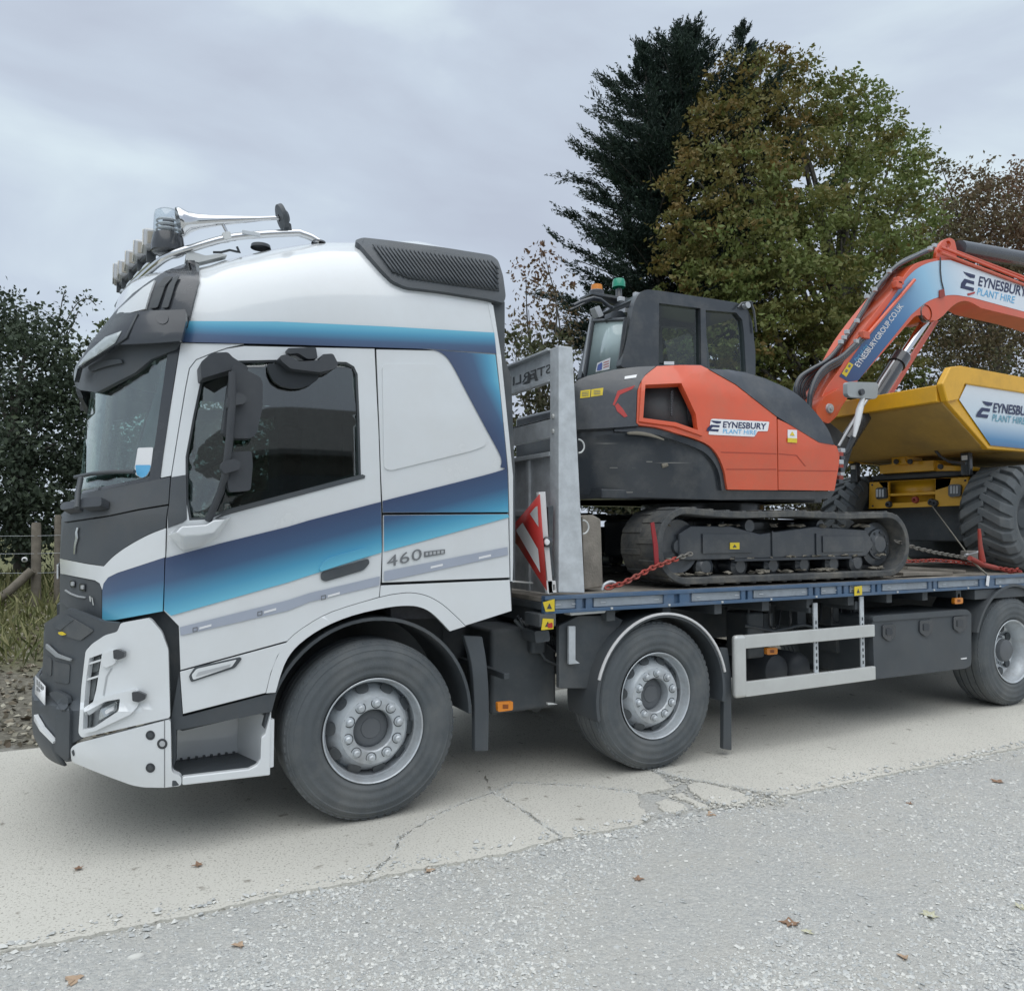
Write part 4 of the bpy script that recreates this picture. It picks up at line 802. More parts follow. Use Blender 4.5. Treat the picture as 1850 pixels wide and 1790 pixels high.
for y0, y1 in ((.2, .65), (1.85, 2.3)):
    tr = bpy.data.objects.new('track', None); COL.objects.link(tr); tr.parent = ex; tr.location = Vector((4.9, y0, 1.2))-ex.location
    o_, i_ = stadium(.016), stadium(.066)
    xzprism('belt', o_, y0, y1, TRACK, tr, holes=[i_[::-1]], bevel=.008, ang=50)
    bm = bmesh.new(); L_ = np.array(stadium(.012)+[stadium(.012)[0]]); S = np.concatenate([[0], np.cumsum(np.hypot(*np.diff(L_, axis=0).T))]); nl = 76
    for k in range(nl):
        s = S[-1]*k/nl; x = np.interp(s, S, L_[:, 0]); z = np.interp(s, S, L_[:, 1]); x2 = np.interp((s+.02) % S[-1], S, L_[:, 0]); z2 = np.interp((s+.02) % S[-1], S, L_[:, 1])
        a = math.atan2(z2-z, x2-x); off = 0 if k % 2 else .2
        M = Matrix.Translation((x, 0, z)) @ Matrix.Rotation(-a, 4, 'Y')
        box_bm(bm, -.021, .021, y0+off+.01, y0+off+.24, -.006, .03, M)
    lug = from_bm('tread_lugs', bm, TRACK, tr, .004, 1); lug['kind'] = 'stuff'
    fy0, fy1 = y0+.09, y1-.09
    xzprism('track_frame', [(3.78, 1.40), (5.85, 1.40), (5.95, 1.50), (5.85, 1.63), (5.2, 1.66), (4.6, 1.60), (4.3, 1.66), (3.9, 1.66), (3.78, 1.6)], fy0, fy1, EXBLK, tr, bevel=.012)
    box('guard_lip', 4.3, 5.62, fy0-.035, fy0+.01, 1.385, 1.405, GREYP, tr, .004)
    for b_ in [(4.72, 4.735, fy0-.012, fy0, 1.42, 1.62), (5.22, 5.235, fy0-.012, fy0, 1.42, 1.6), (4.0, 4.5, fy0-.014, fy0, 1.45, 1.6), (5.3, 5.8, fy0-.01, fy0, 1.44, 1.58)]: box('frame_plate', *b_, EXBLK, tr, .003)
    for x in (4.05, 4.4, 4.75, 5.1, 5.45, 5.75): lathe('track_roller', [(0, 0), (0, .05), (.01, .06), (.02, .085), (.05, .085), (.06, .06), (.2, .06), (.21, .085), (.25, .085), (.26, 0)], (x, y0+.10, 1.345), EXBLK, tr, 20)
    for x in (4.5, 5.3): lathe('carrier_roller', [(0, 0), (0, .05), (.02, .055), (.24, .055), (.25, 0)], (x, y0+.1, 1.66), EXBLK, tr, 16)
    lathe('idler', [(0, 0), (0, .05), (.02, .06), (.03, .17), (.02, .2), (.03, .21), (.22, .21), (.24, .17), (.25, 0)], (xl+.30, y0+.10, 1.505), EXBLK, tr, 36)
    sp = lathe('sprocket', [(-.02, 0), (-.02, .07), (-.005, .09), (.0, .13), (.02, .135), (.03, .19), (.2, .19), (.22, 0)], (xr-.30, y0+.10, 1.505), EXBLK, tr, 36)
    for k in range(9): a = 2*math.pi*k/9; lathe('sprocket_bolt', [(0, .012), (-.01, .011), (-.011, 0)], (xr-.3+.105*math.cos(a), y0+.098, 1.505+.105*math.sin(a)), GREYP, tr, 8)
    # clods of dried mud
    bm = bmesh.new()
    for k in range(70):
        f = random.random(); x = 3.6+f*2.5; z = random.choice((1.41, 1.665, 1.30, 1.30))
        r = bmesh.ops.create_icosphere(bm, subdivisions=1, radius=random.uniform(.01, .028))
        for v in r['verts']: v.co = Vector((x+v.co.x*1.5, random.uniform(fy0-.03, fy0+.05)+v.co.y, z+v.co.z*.6))+Vector((random.uniform(-.006, .006), 0, random.uniform(-.006, .006)))
    mud = from_bm('dried_mud', bm, mat('mud', (.24, .22, .18), .95, var=.25), tr, smooth=False); mud['kind'] = 'stuff'
sticker('warning_sticker', [(1319, 980), (1336, 980), (1336, 992), (1319, 992)], .27, parent=ex)
box('undercarriage', 4.2, 5.6, .6, 1.9, 1.38, 1.72, EXBLK, ex, .03)
lathe('slew_ring', [(0, .55), (.16, .55), (.16, 0)], (4.85, 1.25, 1.72), EXBLK, ex, 40, axis=(0, 0, 1))
# upper body: rounded tail, sides leaning in above the waist
def exG(off=0.):
    def G(X, Y, Z):
        w = np.interp(Z, [1.7, 2.35, 2.7, 2.9, 3.1], [.96, 1.0, .94, .84, .5])+off; f = np.interp(Z, [1.8, 2.3, 2.75, 3.0], [2.98, 2.86, 2.90, 3.1])-off
        b = np.clip((f+1.35-X)/1.35, 0, 3); a = np.abs(Y-1.25)/w; return a**2.9+b**2.9-1
    return G
def EB(off=0.): g = exG(off); return lambda uv: march(g, uv, 5.0, 13.)
xs_ = [(2.98, .9), (3.1, .55), (3.5, .36), (4.2, .30), (5.45, .30)]
bm = bmesh.new(); ctr = [(3.15, 1.7), (3.2, .8), (3.6, .55), (4.2, .42), (5.4, .42), (5.4, 2.0), (3.6, 2.0)]
vs = [bm.verts.new((x, y, 1.86)) for x, y in ctr]; bm.faces.new(vs); solidify('body_core', bm, Vector((0, 0, .75)), EXBLK, ex, .03)
box('deck_plate', 3.2, 5.5, .45, 2.1, 1.86, 1.93, EXBLK, ex, .01)
hole = [(1166, 695), (1231, 692), (1257, 748), (1261, 777), (1221, 763), (1162, 755)]
hood = panel('orange_hood', [(1150, 764)]+sm([(1152, 705), (1158, 690), (1166, 678), (1187, 661.5)], 4)+[(1230, 659.5), (1266, 660), (1280, 667), (1328, 694.5), (1403, 753), (1405, 885.5), (1314.5, 884.5)]+sm([(1312, 870), (1308, 848.7), (1295, 819.6), (1272.5, 799.5), (1221, 782), (1187.6, 772), (1155, 768)], 3), EB(.0), ORANGE, ex, holes=[hole], th=.05, dice=14, bevel=.010)
rim = panel('hood_rim', ins(hole, -7), EB(.014), ORANGE, hood, holes=[hole], th=.03, dice=14, bevel=.008)
panel('radiator', ins(hole, -4), EB(-.09), DARK, hood, th=.01, dice=0, bevel=0)
for i in range(7): panel('grille_slat', [(1240+i*2.6, 726+i*1), (1241.2+i*2.6, 726+i*1), (1246+i*2.6, 766+i*1.4), (1244.8+i*2.6, 766+i*1.4)], EB(-.07), GREYP, hood, th=.004, dice=0, bevel=0)
tube('coil_spring', [Vector(EB(-.06)(np.array([[1214+1.6*math.cos(t*2.2), 706+t*1.5]]))[0]) for t in np.linspace(0, 30, 90)], .007, GREYP, hood, 6)
door2 = panel('front_cover', ins([(1404.5, 756), (1470, 787), (1500, 800)]+sm([(1511, 806.5), (1516, 822), (1515.5, 840), (1508, 887)], 4)+[(1406, 885.5)], .6), EB(.002), ORANGE, ex, th=.05, dice=14, bevel=.010)
panel('end_cover', [(1470, 787), (1512, 806), (1517, 822), (1516, 840), (1508, 886), (1480, 886)], EB(-.03), ORANGE, door2, th=.02, dice=0)
for q in ([(1302, 816), (1403, 819), (1403, 820.5), (1303, 817.5)], [(1312, 847), (1403, 847), (1403, 848.5), (1312, 848.5)]): panel('panel_crease', q, EB(.002), mat('orange_crease', (.42, .06, .03), .5), hood, th=.002, dice=20, bevel=0)
for q in ([(1407, 819), (1440, 822), (1456, 842), (1454.5, 842.5), (1439, 823.5), (1407, 820.5)], [(1407, 849), (1512, 850), (1512, 851.5), (1407, 850.5)]): panel('panel_crease', q, EB(.004), MATS['orange_crease'], door2, th=.002, dice=20, bevel=0)
panel('engine_cover', [(1281, 667), (1317, 668), (1350, 674)]+sm([(1382, 683.5), (1434, 708), (1471, 742), (1496, 776), (1507, 803.5)], 4)+[(1480, 799), (1403, 752), (1329, 694)], EB(.006), EXBLK, ex, th=.06, dice=12, bevel=.014)
panel('counterweight', [(1030, 700), (1045, 686)]+sm([(1062, 679), (1110, 668), (1150, 663), (1185, 661.5)], 3)+[(1166, 677), (1157, 690), (1151, 705), (1148.5, 764), (1154, 769), (1130, 771), (1030, 777)], EB(.004), EXBLK, ex, th=.08, dice=12, bevel=.02)
skirt = panel('lower_skirt', [(1030, 779), (1110, 772), (1154, 770), (1187, 773.5), (1221, 783.5), (1272, 801.5), (1294, 821), (1306.5, 849), (1312, 886), (1508, 888), (1500, 901), (1300, 903), (1120, 897), (1030, 892)], EB(-.05), EXBLK, ex, th=.05, dice=14, bevel=.01)
panel('skirt_edge', sm([(1110, 773), (1154, 771), (1187, 774.5), (1221, 784.5), (1272, 802.5), (1294, 822), (1306.5, 850), (1312, 886)], 4)+sm([(1304, 886), (1299, 855), (1286, 830), (1264, 812), (1218, 795), (1187, 786), (1154, 781), (1110, 779)], 4), EB(-.02), EXBLK, skirt, th=.04, dice=14, bevel=.008)
for a, b, v, w_ in ((1071, 1118, 801, 1.4), (1100, 1245, 834, 1.2), (1066, 1150, 845, 1.), (1090, 1180, 889, 1.6), (1180, 1250, 836, 1.)):
    panel('scratch', [(a, v), ((a+b)/2, v-1), (b, v), ((a+b)/2, v+w_)], EB(-.048), mat('scratch_grey', (.2, .2, .19), .8), skirt, th=.001, dice=0, bevel=0)
panel('mud_smear', sm([(1132, 781), (1150, 779), (1175, 783), (1200, 793)], 3)+sm([(1200, 796), (1180, 790), (1155, 786), (1135, 785)], 3), EB(-.012), mat('mud', (.24, .22, .18), .95), skirt, th=.004, dice=0, bevel=0)
panel('mud_smear', fil([(1195, 838), (1206, 836), (1208, 842), (1197, 846)], 2), EB(-.045), mat('mud', (.24, .22, .18), .95), skirt, th=.004, dice=0, bevel=0)
panel('flash_mark', [(1148, 696), (1142, 703), (1120, 713), (1110, 733), (1107, 731), (1116, 706)], EB(.007), REDR, ex, th=.002, dice=10, bevel=0)
panel('flash_mark', [(1111, 733), (1116, 728), (1125, 738), (1134, 752), (1128, 754), (1115, 743)], EB(.007), REDR, ex, th=.002, dice=10, bevel=0)
for q in ([(1049, 706), (1067, 703.5), (1066, 717.5), (1048, 719.5)], [(1068.5, 703.5), (1090, 700.5), (1088.5, 714), (1067.5, 717)]):
    o = panel('warning_sticker', q, EB(.007), YSTICK, ex, th=.002, dice=0, bevel=0); c = np.mean(q, 0)
    for k in range(3): panel('sticker_print', [(c[0]-6, c[1]-3+k*3), (c[0]+6, c[1]-4+k*3), (c[0]+6, c[1]-3+k*3), (c[0]-6, c[1]-2+k*3)], EB(.0085), GREYT, o, th=.0005, dice=0, bevel=0)
panel('data_label', [(1129, 680), (1151, 676.5), (1149, 682), (1128, 685)], EB(.007), WPRINT, ex, th=.002, dice=0, bevel=0)
o = panel('warning_label', [(1423, 776), (1440, 777), (1440, 800), (1423, 799)], EB(.007), WPRINT, ex, th=.002, dice=0, bevel=0)
panel('label_band', [(1423, 791), (1440, 792), (1440, 800), (1423, 799)], EB(.009), YSTICK, o, th=.001, dice=0, bevel=0)
panel('label_mark', [(1431.5, 779), (1436, 787), (1427, 786.5)], EB(.009), YSTICK, o, th=.001, dice=0, bevel=0)
def logo(parent, surf, surf2, org, ex_, ey_, s=1., plant=CYAN, name=True, sl=.18):
    """two-bar emblem and two lines of lettering; ex_ and ey_ are the photo vectors of one EYNESBURY width and its cap height"""
    O = np.array(org, float); X = np.array(ex_, float); Y = np.array(ey_, float)
    def q(pts): return [tuple(O+X*a+Y*b+X*0+np.array((0, 0))) for a, b in pts]
    k = np.linalg.norm(Y)/np.linalg.norm(X)*sl
    e = lambda pts: q([(a+b*k, b) for a, b in pts])
    panel('emblem_bar', e([(-.31, 1.05), (-.06, .98), (-.07, .66), (-.16, .60), (-.24, .76)]), surf2, NAVY, parent, th=.0008, dice=0, bevel=0)
    panel('emblem_bar', e([(-.36, -.62), (-.345, -.12), (-.28, .38), (-.08, .34), (-.08, .02), (-.23, .04), (-.265, -.30), (-.08, -.30), (-.09, -.66)]), surf2, NAVY, parent, th=.0008, dice=0, bevel=0)
    lettering('lettering', 'EYNESBURY', O, X, Y, surf2, NAVY, parent, bold=.022, shear=.1)
    lettering('lettering', 'PLANT HIRE', O-Y*.88+X*.0, X*.77, Y*.70, surf2, plant, parent, bold=.006, shear=.1)
dec = panel('decal', fil([(1284, 758), (1288, 756.5), (1390, 762), (1387, 779), (1369, 779), (1363, 789), (1280, 785)], 2), EB(.004), WPRINT, ex, th=.0015, dice=14, bevel=0)
logo(dec, EB(.006), EB(.006), (1306, 772.5), (79, 3.6), (0, -11.5))
# cab
YC0, YC1 = 1.05, 1.74
cw1 = [(1191, 548), (1265, 557), (1267, 659), (1190, 659)]; cw2 = [(1275, 560.5), (1330, 565), (1341, 578), (1344, 600), (1348, 672), (1278, 665)]
cab_o = fil([(1120.6, 664), (1134, 605), (1145, 549), (1154, 530), (1167.5, 523), (1190, 525), (1333, 547), (1351, 558), (1359, 580), (1365, 636), (1365, 682), (1200, 664)], 7)
cabs = prism('cab_frame', cab_o, YC0, YC0+.07, EXBLK, ex, holes=[cw1, cw2], bevel=.015, seg=3)
me = cabs.data.copy(); me.transform(Matrix.Translation((0, YC1-YC0-.07, 0))); o = bpy.data.objects.new('cab_frame', me); COL.objects.link(o); o.parent = ex; finish(o, .015, 3)
for yy in (YC0+.03, YC1-.03):
    for cw in (cw1, cw2):
        wd = onY(cw, YC0+.03); me = bpy.data.meshes.new('cab_window'); me.from_pydata([(p[0], yy, p[2]) for p in wd], [], [tuple(range(len(cw)))]); link('cab_window', me, GLASSX, ex)
prism('window_divider', [(1266, 556), (1275, 558), (1278, 668), (1267, 662)], YC0-.004, YC0+.05, EXBLK, cabs, bevel=.004)
top = [pY(u, v, YC0) for u, v in ((1152, 535), (1167, 523), (1190, 525), (1333, 547), (1350, 557))]
bm = bmesh.new(); ra = [bm.verts.new((p.x, YC0+.02, p.z-.01)) for p in top]; rb_ = [bm.verts.new((p.x, YC1-.02, p.z-.01)) for p in top]
for i in range(len(top)-1): bm.faces.new((ra[i], ra[i+1], rb_[i+1], rb_[i]))
from_bm('cab_roof', bm, EXBLK, ex, .008, 2, True, .05)
XG = 3.84; rg = [pX(u, v, XG) for u, v in ((1073, 580), (1130, 577), (1119, 664), (1058, 681))]
rgl = panel('rear_window', [(1073, 580), (1131, 577), (1119.5, 668), (1058, 685)], SX(XG), mat('pale_pane', (.42, .52, .52), .12, coat=.6, var=.02), ex, th=.006, dice=0, bevel=0)
for a, b in ((0, 3), (0, 1), (1, 2)): tube('window_bar', [rg[a], rg[b]], .018, EXBLK, rgl, 8)
tube('window_bar', [pX(1069, 572, XG), pX(1052, 682, XG)], .014, SILVER, rgl, 8)
panel('sticker', [(1079, 656), (1103, 646), (1101, 667), (1076, 672)], SX(XG-.006), WPRINT, rgl, th=.001, dice=0, bevel=0)
panel('sticker_print', fil([(1080, 659), (1088, 654), (1087, 668), (1078, 670)], 2), SX(XG-.009), mat('sticker_blue', (.08, .13, .42), .4), rgl, th=.001, dice=0, bevel=0)
for k in range(3): panel('sticker_print', [(1090, 655+k*4.4), (1100, 651.5+k*4.4), (1100, 652.8+k*4.4), (1090, 656.3+k*4.4)], SX(XG-.009), REDR, rgl, th=.001, dice=0, bevel=0)
sticker('label', [(1200, 653), (1218, 653), (1218, 659), (1200, 659)], YC0-.006, WPRINT, False, ex)
st = box('seat', 4.25, 4.7, 1.2, 1.6, 2.55, 2.75, SEAT, ex, .05, 3); box('seat_back', 4.18, 4.3, 1.2, 1.6, 2.7, 3.3, SEAT, st, .05, 3); box('head_rest', 4.2, 4.28, 1.28, 1.5, 3.32, 3.5, SEAT, st, .03, 3)
# lamps, mirrors and rails on the cab roof
p = pY(1118, 518, 1.6); gb = lathe('green_beacon', [(0, .035), (.02, .035), (.03, .03), (.10, .028)], p-Vector((0, 0, .12)), BLACKG, ex, 20, axis=(0, 0, 1)); lathe('beacon_lens', [(0, .062), (.05, .06), (.078, .05), (.084, 0)], p-Vector((0, 0, .01)), GREENL, gb, 24, axis=(0, 0, 1))
p = pY(1078, 529, 1.6); ab = lathe('amber_beacon', [(0, .07), (.04, .07), (.05, .06), (.051, 0)], p-Vector((0, 0, .03)), BLACKG, ex, 20, axis=(0, 0, 1)); lathe('beacon_lens', [(0, .055), (.05, .05), (.06, 0)], p+Vector((0, 0, .02)), AMBER, ab, 20, axis=(0, 0, 1))
tube('lamp_arm', [pY(u, v, 1.45) for u, v in ((1140, 566), (1120, 562), (1100, 553), (1085, 541), (1072, 538), (1050, 545), (1036, 552))], .016, EXBLK, ex, 8)
tube('lamp_arm', [pY(u, v, 1.6) for u, v in ((1090, 545), (1070, 542), (1050, 551), (1030, 560))], .010, EXBLK, ex, 8)
box('beacon_plate', p.x-.12, p.x+.3, 1.5, 1.7, p.z-.06, p.z-.035, EXBLK, ex, .004)
prism('rear_lamp', fil([(1074, 555), (1083, 552), (1091, 570), (1082, 574)], 2), 1.42, 1.5, SILVER, ex, bevel=.006)
prism('wiper_motor', fil([(1104, 563), (1124, 561), (1133, 572), (1112, 583), (1104, 576)], 4), 1.2, 1.3, EXBLK, ex, bevel=.008)
boxes('roof_bracket', [(pY(1130, 548, 1.3).x-.08, pY(1130, 548, 1.3).x+.1, 1.2, 1.5, 3.52, 3.56)], SILVER, ex)
for u, v in ((1122, 541), (1150, 533)): q = pY(u, v, 1.2); box('roof_bolt', q.x-.03, q.x+.03, 1.18, 1.22, q.z-.02, q.z+.02, SILVER, ex, .006)
tube('grab_rail', [pY(u, v, 1.02) for u, v in ((1333, 556), (1340, 548), (1356, 545), (1362, 562), (1366, 600))], .010, EXBLK, ex, 8)
lathe('roof_lamp', [(0, 0), (0, .03), (.05, .03), (.05, 0)], pY(1352, 551, 1.0), SILVER, ex, 12)
# ------------------------------------------------------------------ boom
YB0, YB1 = 1.15, 1.47
bo = sm([(1474, 742), (1483, 720), (1495.7, 696), (1520, 662), (1551, 606.4), (1586, 558), (1622, 514), (1646, 483), (1665, 472), (1690, 467), (1711, 466), (1735, 471)], 3)+[(1800, 494), (1900, 529), (1900, 591), (1850, 575.6), (1773, 557)]+sm([(1773, 557), (1750, 545), (1733, 546), (1718, 556), (1705, 570)], 3)[1:]+[(1692, 580), (1676, 578)]+sm([(1669, 570), (1655, 571), (1643.6, 582)], 3)+[(1545, 694), (1529.6, 722), (1508, 755), (1490, 754)]
boom = prism('boom', bo, YB0, YB1, ORANGE, ex, bevel=.012, ang=30)
bl = sm([(1516, 680), (1540, 645), (1566.5, 608), (1595, 564), (1622, 525), (1637, 504), (1652, 489), (1670, 478), (1692, 471.5), (1717, 470)], 4)+[(1760, 485), (1900, 536), (1900, 580), (1850, 563), (1757.6, 538)]+sm([(1757, 538), (1725, 533), (1700, 536), (1674, 546), (1646, 569)], 4)+[(1551, 687), (1533, 690)]
SB = SY(YB0-.003)
def bg(u, v):
    d1 = np.array((1532, 690.)); a = (np.array((u, v))-d1)@np.array((.62, -.784)); return a/235 if u < 1650 else (.62+.38*np.clip((u-1640)/110, 0, 1) if a > 120 else a/235)
vin = panel('boom_vinyl', bl, SB, BOOMV, boom, th=.001, dice=9, bevel=0, grad=lambda u, v: np.clip(((u-1532)*.62-(v-690)*.784)/300, 0, 1)*(.66)+.36*np.clip((u-1640)/110, 0, 1))
logo(boom, SY(YB0-.006), SY(YB0-.006), (1767, 516.5), (88, 21), (2, -18), plant=CYAN, sl=-.1)
lettering('lettering', 'EYNESBURYGROUP.CO.UK', (1552, 664), (81, -111), (-8.5, -5.5), SY(YB0-.006), WPRINT, boom, bold=.012)
lettering('lettering', 'Part of the', (1548, 653), (20.5, -28), (-5.5, -3.8), SY(YB0-.006), CYAN, boom)
prism('red_label', [(1748, 530.5), (1762, 527), (1761, 530.5), (1749, 534.5)], YB0-.008, YB0-.005, REDR, boom, bevel=0)
o = prism('warning_sticker', [(1521, 675), (1534, 654), (1542, 659), (1529, 681)], YB0-.006, YB0-.003, YSTICK, boom, bevel=0)
for q in ([(1526, 671), (1529, 666.5), (1533, 669), (1530, 673.5)], [(1532, 662), (1534.5, 658), (1538, 660.5), (1535.5, 664.5)]): prism('sticker_print', q, YB0-.008, YB0-.0055, GREYT, o, bevel=0)
prism('swing_bracket', fil([(1474, 740), (1490, 716), (1520, 700), (1530, 716), (1512, 752), (1497, 766), (1478, 757)], 5), YB0-.05, YB1+.05, ORANGE, ex, bevel=.015)
lathe('pivot_pin', [(0, .05), (-.02, .045), (-.022, .02), (-.03, .018), (-.031, 0)], pY(1498, 738, YB0-.05), SILVER, boom, 20)
prism('swing_post', [(1470, 745), (1500, 762), (1545, 800), (1530, 850), (1500, 880), (1470, 800)], 1.2, 1.5, EXBLK, ex, bevel=.02)
# ear at the bend, rails and hoses along the back
prism('boom_ear', fil([(1690, 468), (1694, 448), (1704, 434), (1716, 429), (1725, 434), (1729, 452), (1728, 470)], 5), YB0+.04, YB0+.08, ORANGE, boom, holes=[[(1713+5*math.cos(t), 442+7*math.sin(t)) for t in np.linspace(0, 6.28, 14)[:-1]]], bevel=.005)
prism('boom_ear', fil([(1690, 468), (1694, 448), (1704, 434), (1716, 429), (1725, 434), (1729, 452), (1728, 470)], 5), YB1-.08, YB1-.04, ORANGE, boom, bevel=.005)
for (a, b, y) in (((1700, 447), (1900, 526), YB0-.0), ((1700, 457), (1900, 534), YB0-.02), ((1700, 444), (1900, 520), YB0+.1)):
    tube('boom_pipe', [pY(*a, y), pY(*b, y)], .017, ORANGE, boom, 8)
for (a, b, y, r_) in (((1652, 506), (1566, 606), YB0-.03, .02), ((1620, 502), (1590, 552), YB0+.1, .014), ((1576, 535), (1530, 612), YB0+.2, .016)):
    tube('boom_pipe', [pY(*a, y), pY(*b, y)], r_, ORANGE, boom, 8)
for u, v in ((1621, 515), (1562, 606), (1624, 508)): q = pY(u, v, YB0-.03); box('pipe_clamp', q.x-.05, q.x+.05, q.y-.03, q.y+.04, q.z-.04, q.z+.04, ORANGE, boom, .01)
hp = [(1690, 446), (1660, 460), (1625, 478), (1603, 500), (1580, 530), (1555, 572), (1530, 612), (1502, 645), (1475, 662), (1455, 680), (1447, 700), (1452, 722), (1468, 742)]
for k in range(5):
    du, dv = (k-2)*2.6, (k-2)*-2.2; pts = [pY(u+du*(1+.9*(i > 7)), v+dv+random.uniform(-2, 2)+(k*3 if i > 7 else 0), 1.22+k*.05) for i, (u, v) in enumerate(hp)]
    tube('hydraulic_hose', sm([tuple(p) for p in pts], 4), .024, BLACKG, boom, 10)
for k in range(3):
    pts = [pY(u, v+k*5, 1.14+k*.02) for u, v in ((1560, 607), (1545, 622), (1520, 645), (1492, 662), (1475, 682), (1464, 712), (1462, 738))]; tube('hydraulic_hose', sm([tuple(p) for p in pts], 4), .026, BLACKG, boom, 10)
for u, v in ((1688, 444), (1680, 449), (1606, 490), (1580, 523), (1566, 536), (1548, 580), (1530, 600), (1525, 610), (1519, 618), (1562, 609), (1547, 617)):
    q = pY(u, v, YB0-.02); box('hose_fitting', q.x-.022, q.x+.022, q.y-.02, q.y+.02, q.z-.022, q.z+.022, SILVER, boom, .006)
tube('lamp_cable', [pY(u, v, YB0-.012) for u, v in ((1699, 465), (1699, 490), (1701, 508), (1705, 524))], .007, BLACKG, boom, 6)
prism('cable_clip', fil([(1698, 524), (1706, 522), (1708, 536), (1698, 538)], 2), YB0-.02, YB0-.005, REDC, boom, bevel=.003)
a, b = pY(1732, 449, 1.31), pY(1960, 488, 1.31); tube('arm_cylinder', [a, b], .095, BLACKG, boom, 24)
lathe('lift_socket', [(-.01, .09), (0, .1), (.03, .1)], pY(1673, 566, YB0), BLACKG, boom, 20)
a, b, c = pY(1676, 575, 1.26), pY(1627, 646, 1.26), pY(1530, 798, 1.26)
bc_ = tube('boom_cylinder', [b+(c-b).normalized()*-.02, c], .085, BLACKG, ex, 24); tube('cylinder_rod', [a, b], .045, CHROME, bc_, 20); tube('cylinder_gland', [b-(c-b).normalized()*.02, b+(c-b).normalized()*.12], .1, BLACKG, bc_, 24)
d0 = pY(1645, 612, 1.17); tube('cylinder_pipe', [pY(u, v, 1.16) for u, v in ((1615, 652), (1590, 690), (1578, 715))], .012, SILVER, bc_, 8)
prism('cylinder_guard', [(1690, 578), (1696, 580), (1662, 634), (1605, 726), (1600, 722), (1655, 630)], 1.42, 1.45, ORANGE, bc_, bevel=.003)
tube('lower_pipe', [pY(u, v, .95) for u, v in ((1568, 720), (1548, 750), (1530, 780), (1515, 806))], .014, SILVER, ex, 8)
prism('side_mirror', fil([(1531, 692), (1535, 689.5), (1584, 691), (1587, 696), (1585, 718), (1580, 721), (1535, 717), (1531, 712)], 6), .75, .80, mat('mirror_shell', (.34, .37, .38), .35, var=.1), ex, bevel=.012, seg=3)
tube('mirror_stem', [pY(u, v, .77) for u, v in ((1560, 707), (1558, 722), (1553, 740), (1548, 765), (1543, 790))], .02, WPRINT, ex, 8, radii=[.014, .022, .034, .03, .014])
lathe('mirror_joint', [(0, 0), (0, .03), (.04, .03), (.04, 0)], pY(1559, 708, .72), BLACKG, ex, 12)
tube('stem_arm', [pY(1543, 788, .78), pY(1530, 815, .85), pY(1512, 825, .9)], .03, BLACKG, ex, 8)
for i in range(9):
    q = pY(1514+random.uniform(0, 5), 814+i*7, .5+random.uniform(0, .3)); box('hose_union', q.x-.03, q.x+.03, q.y-.03, q.y+.03, q.z-.02, q.z+.02, SILVER if i % 3 == 0 else REDC if i % 3 == 1 else BLACKG, ex, .006)

# ================================================================== THE DUMPER behind it
du = thing('site_dumper', 'yellow site dumper with a white and blue skip at the right end of the deck', 'dumper', (8.5, 1.25, ZT))
YS0, YS1 = .33, 2.17
def both(name, poly, y0, y1, m, bevel=.012):
    o = prism(name, poly, y0, y1, m, du, bevel=bevel); me = o.data.copy(); me.transform(Matrix.Diagonal((1, -1, 1, 1)))
    o2 = bpy.data.objects.new(name, me); COL.objects.link(o2); o2.parent = du; me.flip_normals(); finish(o2, bevel); return o
sw = both('skip_side', [(1704, 692), (1718, 664), (1736, 662), (1960, 704), (1960, 835), (1850, 816), (1786, 811), (1711, 726)], YS0, YS0+.07, YELLOW)
prism('skip_rim', [(1718, 662.5), (1736, 660.5), (1960, 702), (1960, 731), (1850, 710), (1744, 693.5), (1732, 722), (1712, 726), (1703, 693)], YS0-.03, YS0+.04, YELLOW, sw, bevel=.014)
vp = panel('skip_vinyl', [(1746, 695), (1850, 711), (1960, 732), (1960, 826), (1850, 810.5), (1790, 804.5), (1733, 722)], SY(YS0-.012), SKIPV, sw, th=.003, dice=9, bevel=0, grad=gline((1733, 812), (1960, 838), (1733, 690), (1960, 728)))
logo(vp, SY(YS0-.018), SY(YS0-.018), (1794, 745), (78, 8.5), (1.5, -17.5), plant=mat('teal_print', (.10, .32, .42), .4))
Np = [pY(u, v, YS0) for u, v in ((1703, 694), (1711, 726), (1778, 800), (1850, 808))]
bm = bmesh.new(); ra = [bm.verts.new((p.x+.02, YS0+.04, p.z)) for p in Np]; rb_ = [bm.verts.new((p.x+.02, YS1-.04, p.z)) for p in Np]
for i in range(3): bm.faces.new((ra[i], rb_[i], rb_[i+1], ra[i+1]))
bmesh.ops.recalc_face_normals(bm, faces=bm.faces[:]); from_bm('skip_front', bm, mat('skip_yellow_dull', (.46, .29, .075), .6, var=.12, dirt=(.26, .19, .09), dscale=2.2, damt=.6), du, .01, 2, True, .03)  # duller, browner yellow for the skip front and floor
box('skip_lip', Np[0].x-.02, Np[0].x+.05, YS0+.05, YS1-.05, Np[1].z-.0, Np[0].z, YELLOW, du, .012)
box('skip_floor', Np[3].x, 10.2, YS0+.05, YS1-.05, Np[3].z-.04, Np[3].z, MATS['skip_yellow_dull'], du, .01)
XPl = 8.06
fpn = panel('front_plate', [(1570, 871), (1749.5, 861), (1749.5, 888), (1742, 893), (1744.5, 913), (1569, 919)], SX(XPl), YELLOW, du, holes=[[(1605, 871), (1689, 866), (1689, 905), (1605, 909)]], th=.04, dice=0, bevel=.008)
panel('plate_recess', [(1604, 870), (1690, 865), (1690, 906), (1604, 910)], SX(XPl+.1), YELLOW, fpn, th=.02, dice=0, bevel=0)
